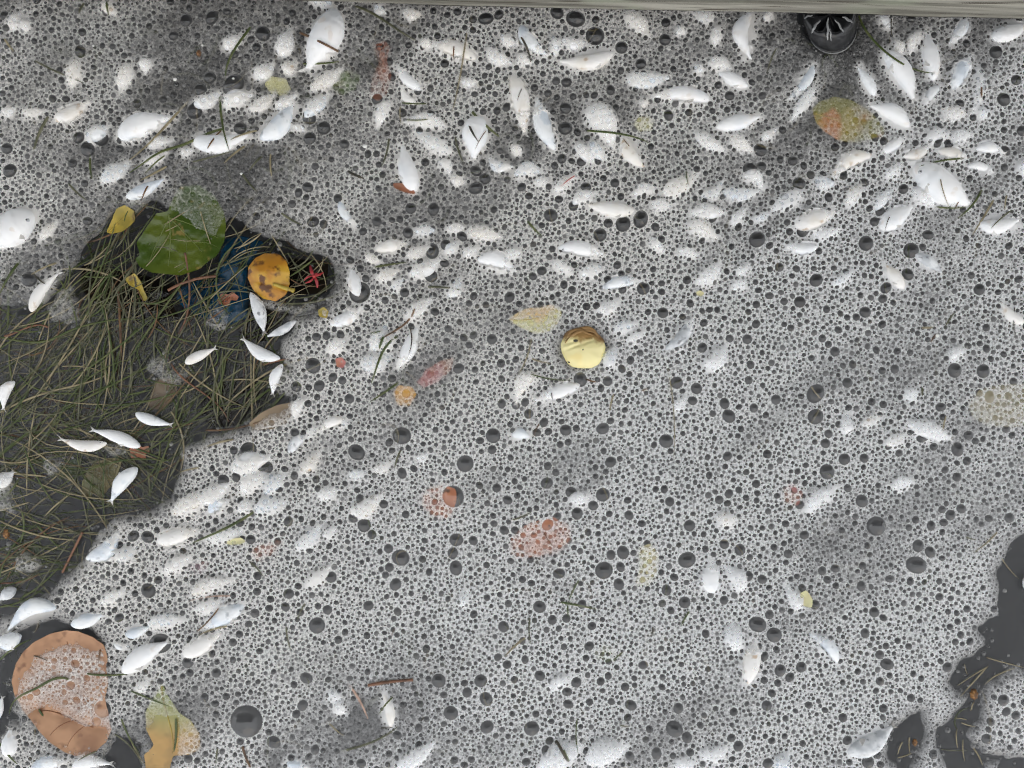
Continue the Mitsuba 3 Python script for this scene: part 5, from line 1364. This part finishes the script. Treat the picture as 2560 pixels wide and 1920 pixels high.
# ------------------------------------------------------------------ grass blades on the foam, twigs in the open water
BLADES = '''
A g 14 685 0 700 100
A g 16 1610 175 1540 270 1480 370 1455 440 1450 520
A g 14 1415 590 1420 720 1440 850 1475 970
A g 18 1430 830 1290 880 1150 940 1050 970 920 1050 830 1110
A s 16 1210 650 1110 760 980 900 830 1030
A b 16 1930 210 2060 270 2175 330
A g 14 1950 410 2100 405 2180 395
A o 10 225 390 340 450 480 510 560 545
A o 20 310 750 250 860 210 1000
A g 14 580 1000 590 1150
A s 12 1650 840 1480 900
A b 12 1420 840 1320 980
A s 14 1590 930 1440 1050
A g 10 1060 1000 930 1120
A o 14 1560 1120 1650 1230
A s 12 1740 990 1750 1150
A o 14 540 20 500 100
A o 10 1240 1040 1360 1010 1500 970
A s 14 1070 1070 980 1120 900 1160
A s 14 30 250 90 330
A o 12 1690 1000 1600 1100
A o 12 440 1180 560 1290
A o 14 1810 1370 1940 1445
A b 12 960 1180 910 1290
B s 10 815 215 790 380 750 600 720 720
B o 16 100 40 250 110 370 190 490 260
B b 8 735 280 735 400
B g 18 850 720 930 800 1040 890
B d 14 820 780 890 910
B b 6 940 840 870 960
B g 14 1590 840 1720 850 1850 870 1990 920
B b 6 1820 890 1940 1010
B o 12 315 890 300 980 265 1075
B d 16 50 1100 165 1150
B s 8 390 670 390 790
B g 10 400 660 590 660
B g 14 1200 1410 1300 1520
B d 6 1185 540 1140 650
B d 14 1165 240 1210 330 1225 400
B r 6 1510 1130 1420 1200
B o 12 740 880 800 1060
B g 8 430 770 600 760
C g 16 1150 100 1220 230 1330 340 1450 420 1640 470
C d 8 1360 120 1365 240
C s 8 1670 1120 1730 1330
C g 14 1950 1200 1870 1330 1790 1400
C g 10 1650 1330 1850 1330
C b 12 1805 1275 1770 1340
C s 14 2030 1260 1950 1400 1880 1510
C o 10 2150 1340 2000 1470
C s 10 2100 1260 2090 1350
C g 12 1870 1020 1700 1030 1540 1070
C g 8 40 1100 55 1190
C d 6 1350 1390 1320 1480
C o 8 620 310 560 470
C b 12 1940 560 1945 640
E g 12 200 75 320 55 430 40
E o 12 540 200 640 200 780 220
E b 12 480 340 400 450 270 530 220 570
E g 16 380 510 290 590 240 700 200 820
E g 16 280 520 250 610
E g 10 180 495 270 480
E d 8 450 460 460 560 440 640
E g 14 400 795 310 860 190 940
E s 8 1230 530 1190 680 1120 800
E s 10 1210 650 1350 690
E g 8 1230 760 1350 790 1480 800
E s 7 2090 640 2130 850 2150 1100 2145 1300
E b 10 1580 790 1650 810
E s 10 1760 890 1735 1000
E d 6 1360 880 1370 930
E b 8 1280 1080 1245 1165
E o 12 390 1250 350 1370
E b 8 1940 865 1980 850
F d 8 2155 310 2155 520
F s 12 1555 460 1640 455
F b 12 1650 500 1610 560
F o 10 1760 370 1700 470
F s 8 845 840 910 920
F o 14 1560 840 1560 900
F s 10 1710 1030 1690 1160
G g 16 1630 0 1480 90 1350 150 1190 220
G o 12 1590 310 1650 360 1695 420
G b 10 1405 620 1340 700 1240 790
G s 12 1460 735 1280 790
G p 8 1480 540 1220 570
G o 10 1840 740 1870 890
G g 12 390 810 500 835 650 820
G g 16 440 1075 330 1080 240 1130 120 1190 60 1300
G g 14 560 1040 700 1050 850 1035
G g 16 250 1270 330 1370 430 1430 560 1450 700 1440
G d 8 130 910 220 925 330 970
G b 8 430 760 430 810
G b 10 650 870 635 970
G g 12 840 1150 960 1200 1090 1250
G g 16 1130 1330 1130 1450 1115 1560
G o 12 740 1430 850 1520 920 1640
G s 9 830 1440 930 1620
G o 10 620 1540 500 1600
G o 10 1400 1520 1390 1620
G b 16 1560 1510 1610 1640
G s 10 2110 1350 2212 1440
G g 16 0 1490 110 1620
G g 12 780 1330 900 1560
G g 14 0 950 130 850 200 820
G o 10 1960 590 1910 700
H t 22 180 1115 300 1095 470 1080
H p 18 60 1110 130 1220 180 1330
H g 10 340 1190 250 1300
H d 8 250 1385 340 1385
H o 14 0 1540 150 1500 270 1450 370 1380
H g 14 1420 580 1530 600 1650 625
H g 10 1535 440 1470 580
H g 10 1465 600 1470 680
H s 14 1190 810 1060 930
H o 10 1220 680 1225 850
H g 8 1525 1330 1520 1480 1535 1570
H d 20 1390 1470 1440 1560 1480 1640
H g 10 1440 1530 1500 1640
H b 6 350 750 330 800
H g 8 1820 900 1750 970
H d 10 2010 740 2015 800
H o 8 1800 1370 1860 1380
H o 10 1110 50 1230 0
H d 8 540 1320 520 1350
H b 6 1310 130 1370 220
I s 10 1980 990 1900 1080 1800 1190
I s 8 1970 1000 1870 1060 1780 1120
I s 8 1970 935 2090 970 2212 1000
I s 8 2150 1005 1990 1080
I s 7 2050 1040 1960 1110
I s 10 1890 1220 1870 1280
I s 7 1840 1335 1760 1325
I s 10 1780 1390 1785 1520
I s 8 1810 1355 1900 1380
I s 10 1870 1500 1910 1550 1945 1630
I s 8 1820 1460 1830 1600
I o 6 1680 1525 1850 1530
I s 10 1430 1480 1400 1560
I s 8 1475 1450 1480 1560
I s 8 1400 1580 1490 1550
I s 6 2070 300 2180 430
I s 10 2040 130 1970 200 1890 260
I o 8 1840 160 1900 180
I s 6 1830 980 1850 1050
I g 12 60 640 10 730
I d 10 460 1110 495 1125
D o 8 1880 30 2000 120 2120 150
D s 8 1900 200 2050 60 2110 0
D o 9 1850 -20 1930 120 1990 260
D s 7 2000 -10 2080 120 2100 230
D b 8 1870 150 1960 190 2090 180
D o 9 1460 30 1530 180 1560 330
D s 8 1330 300 1450 180 1590 60
A o 9 1480 1440 1560 1560 1600 1640
A s 8 1520 1620 1600 1540 1680 1500
A s 9 1740 1500 1800 1600 1860 1700
A o 9 640 1500 800 1400 980 1290
A b 12 560 1560 760 1480 950 1310
A g 12 800 1640 900 1500 1000 1360
A o 10 700 1620 820 1420 900 1350
A s 8 1290 1360 1330 1500 1380 1640
A o 10 880 1640 1000 1590 1180 1640
A s 9 930 1560 1040 1500 1160 1440
D g 14 0 520 150 550 300 545 450 480 620 430 800 405 900 410
D g 10 900 410 1050 490 1200 545 1400 560 1530 550
D g 12 120 760 250 860 400 885 560 880
D g 14 620 960 850 950 1100 890 1240 830
D s 14 0 1005 180 920 330 870 600 800 760 720
D s 10 460 840 540 740 640 560 700 330
D s 12 1150 690 1300 820 1590 980
D s 10 1640 620 1650 980
D g 12 170 1130 350 1130 550 1080 660 1050
D s 9 400 710 580 720 700 760
D t 12 1080 650 1170 780 1290 870 1370 930 1470 1065
D t 15 1190 -20 1215 150 1210 340 1150 500
D t 20 1080 220 1250 150 1390 130
D b 18 760 230 770 400 780 670
D t 14 30 515 150 470 270 445 310 460
D t 14 1690 700 1760 680 1850 660
D o 16 870 40 870 250 860 420
D g 14 560 380 640 200 860 0
D g 18 130 30 0 240
D s 12 380 40 200 120
D d 14 220 120 290 180
D b 12 1320 1120 1500 1110 1680 1060
D g 12 540 130 760 125
D o 10 640 320 900 300 1100 330
D s 10 1440 800 1660 800 1800 830
D s 9 540 60 720 -40
D g 12 1340 540 1400 660 1300 760
D g 10 1830 880 1680 1040 1600 1110
D s 10 1300 1360 1160 1390
D s 11 1100 1000 1180 1290 1160 1380
D s 12 1500 1180 1300 1240
G g 16 240 90 330 180 390 240
G t 18 530 130 470 250 400 390
G t 12 0 455 130 450 250 400
G g 14 140 0 150 130 60 290
G o 12 300 0 400 80 360 200
G g 12 130 560 260 470 400 330
G g 12 0 610 140 575 290 480
G o 12 480 140 620 60
'''
BM = {'g': 'grass_green', 'o': 'grass_olive', 's': 'grass_straw', 'b': 'grass_brown', 'd': 'grass_dark', 't': 'stem_red', 'p': 'stem_pink', 'r': 'stem_scarlet'}
BW = {'g': 'green', 'o': 'olive green', 's': 'straw coloured', 'b': 'brown', 'd': 'dark', 't': 'reddish brown', 'p': 'pinkish', 'r': 'red'}
rows = []
for line in BLADES.strip().splitlines():
    w = line.split()
    n = list(map(float, w[3:]))
    rows.append((w[0], w[1], float(w[2]), [tp(w[0], n[i], n[i + 1]) for i in range(0, len(n), 2)]))
mids_b = [tuple(spline(r[3], 3)[1]) for r in rows]
br = np.random.default_rng(51)
all_fish_tree = cKDTree(np.array(mids))


def top_of_things(p):
    """height of foam film, fish and open water under the pixels p"""
    z = film_height(p)
    inside = shapely.contains_xy(foam_region, p[:, 0], p[:, 1])
    z = np.where(inside, z, .0004)
    w = np.column_stack([(p[:, 0] - 1280) * U, (960 - p[:, 1]) * U])
    for f in fish:
        q = w - f['o']
        s = (q @ f['d']) / (f['L'] * .86); t = q @ f['nrm']
        on = (s > 0) & (s < 1)
        if on.any():
            lat, zc = fish_axis(f, np.clip(s, 0, 1) * .86)
            hw = FPROF(np.clip(s, 0, 1)) * f['W'] / 2; hh = FPROF(np.clip(s, 0, 1)) ** .9 * f['hh']
            x = np.clip(1 - ((t - lat) / hw) ** 2, 0, 1)
            z = np.where(on & (x > 0), np.maximum(z, zc + hh * np.sqrt(x) * 1.08), z)
    return z


for i, (t, c, w, pts_) in enumerate(rows):
    n = max(10, int(np.linalg.norm(np.diff(np.array(pts_), axis=0), axis=1).sum() / 9))
    s = spline(pts_, n)
    z = top_of_things(s)
    z = np.convolve(np.pad(np.maximum.reduce([np.roll(z, k) if 0 else z for k in (0,)]), 2, mode='edge'), np.ones(5) / 5, 'valid')
    r = w * K * U / 2
    z = z + r * .9 + .0009 * np.sin(np.linspace(0, br.uniform(2, 6), n) + br.uniform(0, 6)) + .0012
    sink = br.random()
    if sink < .45:                                     # one end slips under the foam
        e = np.linspace(0, 1, n) if sink < .22 else np.linspace(1, 0, n)
        z = z - .006 * np.clip((e - .7) / .3, 0, 1) ** 1.5
    p3 = np.array([P(a, b, q) for (a, b), q in zip(s, z)])
    woody = c in 'tb' and w >= 14
    prof_ = np.linspace(1, .8, n) if woody else (1 - .75 * np.linspace(0, 1, n) ** 3) * (.75 + .25 * np.clip(np.linspace(0, 8, n), 0, 1))
    if woody:
        prof_ = prof_ * (1 + .22 * (meshkit.noise(np.column_stack([np.arange(n) * .9, np.zeros((n, 2))]), i) - .5))
    name = 'twig' if woody else 'grass_blade'
    key = numbered(name)
    add(key, tube(p3, r * prof_, 6, .75 if woody else .42), BM[c], smooth=True)
    kind = 'twig' if woody else 'grass stem' if c in 'sbp' else 'grass blade'
    long_ = 'long' if n * 9 > 150 else 'short' if n * 9 < 50 else ''
    labels[key] = {'label': f'{long_} {BW[c]} {kind}, {where(mids_b, i)}'.strip(), 'category': 'twig' if woody else 'grass blade', 'group': 'twigs in the debris' if woody else 'loose grass blades on foam and water'}

# the tangled mat of drifting grass in the open water: nobody could count it
hl = hole_left.intersection(box(-60, 0, 2560, 1920))
shapely.prepare(hl)
gr = np.random.default_rng(61)
bundles = {'green_grass': [], 'olive_grass': [], 'straw_grass': [], 'brown_grass': []}
n_mat = 0
while n_mat < 960:
    x, y = gr.uniform(-50, 850), gr.uniform(500, 1560)
    if not shapely.contains_xy(hl, x, y):
        continue
    dens = .35 + .65 * float(meshkit.fbm(np.array([[x / 120, y / 120, 1.]]), 2, 3)[0])
    if 560 < y < 900 and x > 330:
        dens *= .75
    if math.hypot(x - 450, y - 610) < 105 or math.hypot(x - 672, y - 690) < 62:
        dens *= .14
    if gr.random() > dens:
        continue
    flow = -.35 + 1.1 * (float(meshkit.fbm(np.array([[x / 300, y / 300, 4.]]), 2, 5)[0]) - .5) * 3
    a = flow + gr.normal(0, .55)
    L = 75 + 320 * gr.random() ** 1.7
    bend = gr.normal(0, .5)
    s = np.linspace(-.5, .5, 9)
    an = a + bend * s * 2
    dx = np.concatenate([[0], np.cumsum(np.cos(an[:-1]))]) * L / 8; dy = np.concatenate([[0], np.cumsum(np.sin(an[:-1]))]) * L / 8
    p = np.column_stack([x + dx - dx[4], y + dy - dy[4]])
    if not shapely.contains_xy(hl, p[:, 0], p[:, 1]).all() and gr.random() < .45:
        continue
    kind = gr.choice(['green_grass', 'olive_grass', 'straw_grass', 'brown_grass'], p=[.32, .44, .19, .05])
    zb = gr.choice([gr.uniform(-.022, -.002), gr.uniform(.0005, .004)], p=[.5, .5])
    z = zb + gr.uniform(-.006, .006) * s
    z = np.where(np.abs(z) < .0008, .0010, z)
    p3 = np.array([P(q[0], q[1], zz) for q, zz in zip(p, z)])
    r = (.9 + 1.8 * gr.random() ** 1.8) * U
    bundles[kind].append(tube(p3, r * (1 - .8 * np.abs(s * 2) ** 3), 5, .45))
    n_mat += 1
labels['floating_grass'] = {'label': 'tangled mat of dead grass drifting in the open dark water at left', 'category': 'grass', 'kind': 'stuff'}
for k, m in bundles.items():
    add('floating_grass__' + k, join(m), {'green_grass': 'grass_green', 'olive_grass': 'grass_olive', 'straw_grass': 'grass_straw', 'brown_grass': 'grass_brown'}[k], smooth=True)
    labels['floating_grass__' + k] = {'kind': 'stuff'}
sg = {'green_grass': [], 'olive_grass': [], 'straw_grass': []}
while sum(map(len, sg.values())) < 620:
    x, y = gr.uniform(0, 2560), gr.uniform(40, 1920)
    if not shapely.contains_xy(foam_region, x, y) or gr.random() > (1 if x < 900 and y < 700 else .6 if x < 1500 or y < 700 else .3):
        continue
    a = gr.uniform(0, 3.14); L = gr.uniform(40, 150)
    s = np.linspace(-.5, .5, 8)
    an = a + gr.normal(0, .4) * s * 2
    p = np.column_stack([x + np.cos(an) * s * L, y + np.sin(an) * s * L])
    zb = gr.uniform(-.012, -.002)
    p3 = np.array([P(q[0], q[1], zb) for q in p])
    sg[gr.choice(list(sg))].append(tube(p3, gr.uniform(1.2, 2.8) * U * (1 - .7 * np.abs(s * 2) ** 3), 5, .45))
labels['sunken_grass'] = {'label': 'scattered dead grass sunk in the water beneath the foam', 'category': 'grass', 'kind': 'stuff'}
for k, m in sg.items():
    add('sunken_grass__' + k, join(m), 'grass_' + k.split('_')[0], smooth=True)
    labels['sunken_grass__' + k] = {'kind': 'stuff'}
# dark leaf litter just below the surface where the water looks black
mat('litter', blotch((.012, .010, .008), (.03, .022, .014), 40, .4, .7), rough=.8, spec=.1)
for i, (o_, lab) in enumerate([(O('D', (560, 60), (900, 120), (1150, 180), (1120, 300), (1180, 420), (1050, 480), (820, 420), (640, 330), (540, 200)), 'black sunken leaf litter below the round green leaf'),
                               (O('D', (1320, 900), (1500, 780), (1760, 780), (1740, 960), (1580, 1080), (1380, 1110), (1300, 1000)), 'black sunken leaf litter at the right end of the open water'),
                               (O('D', (1860, 20), (2120, 40), (2110, 240), (1900, 260), (1840, 200)), 'black sunken leaf litter under the red flower'),
                               (O('D', (1600, 320), (1900, 360), (1820, 440), (1760, 540), (1640, 560), (1540, 500)), 'black sunken leaf litter under the silvery fish pair')]):
    v, f, _ = leaf_mesh(o_, -.030, seed=70 + i, step=14)
    v[:, 2] += .012 * (meshkit.fbm(v * [60, 60, 0], 3, 17) - .5)
    key = numbered('leaf_litter')
    add(key, (v, f), 'litter', smooth=60)
    labels[key] = {'label': lab, 'category': 'leaf litter', 'kind': 'stuff'}
print('tris', sum(len(m[1]) for m in meshkit.WRITTEN.values()), 'entries', len(scene))
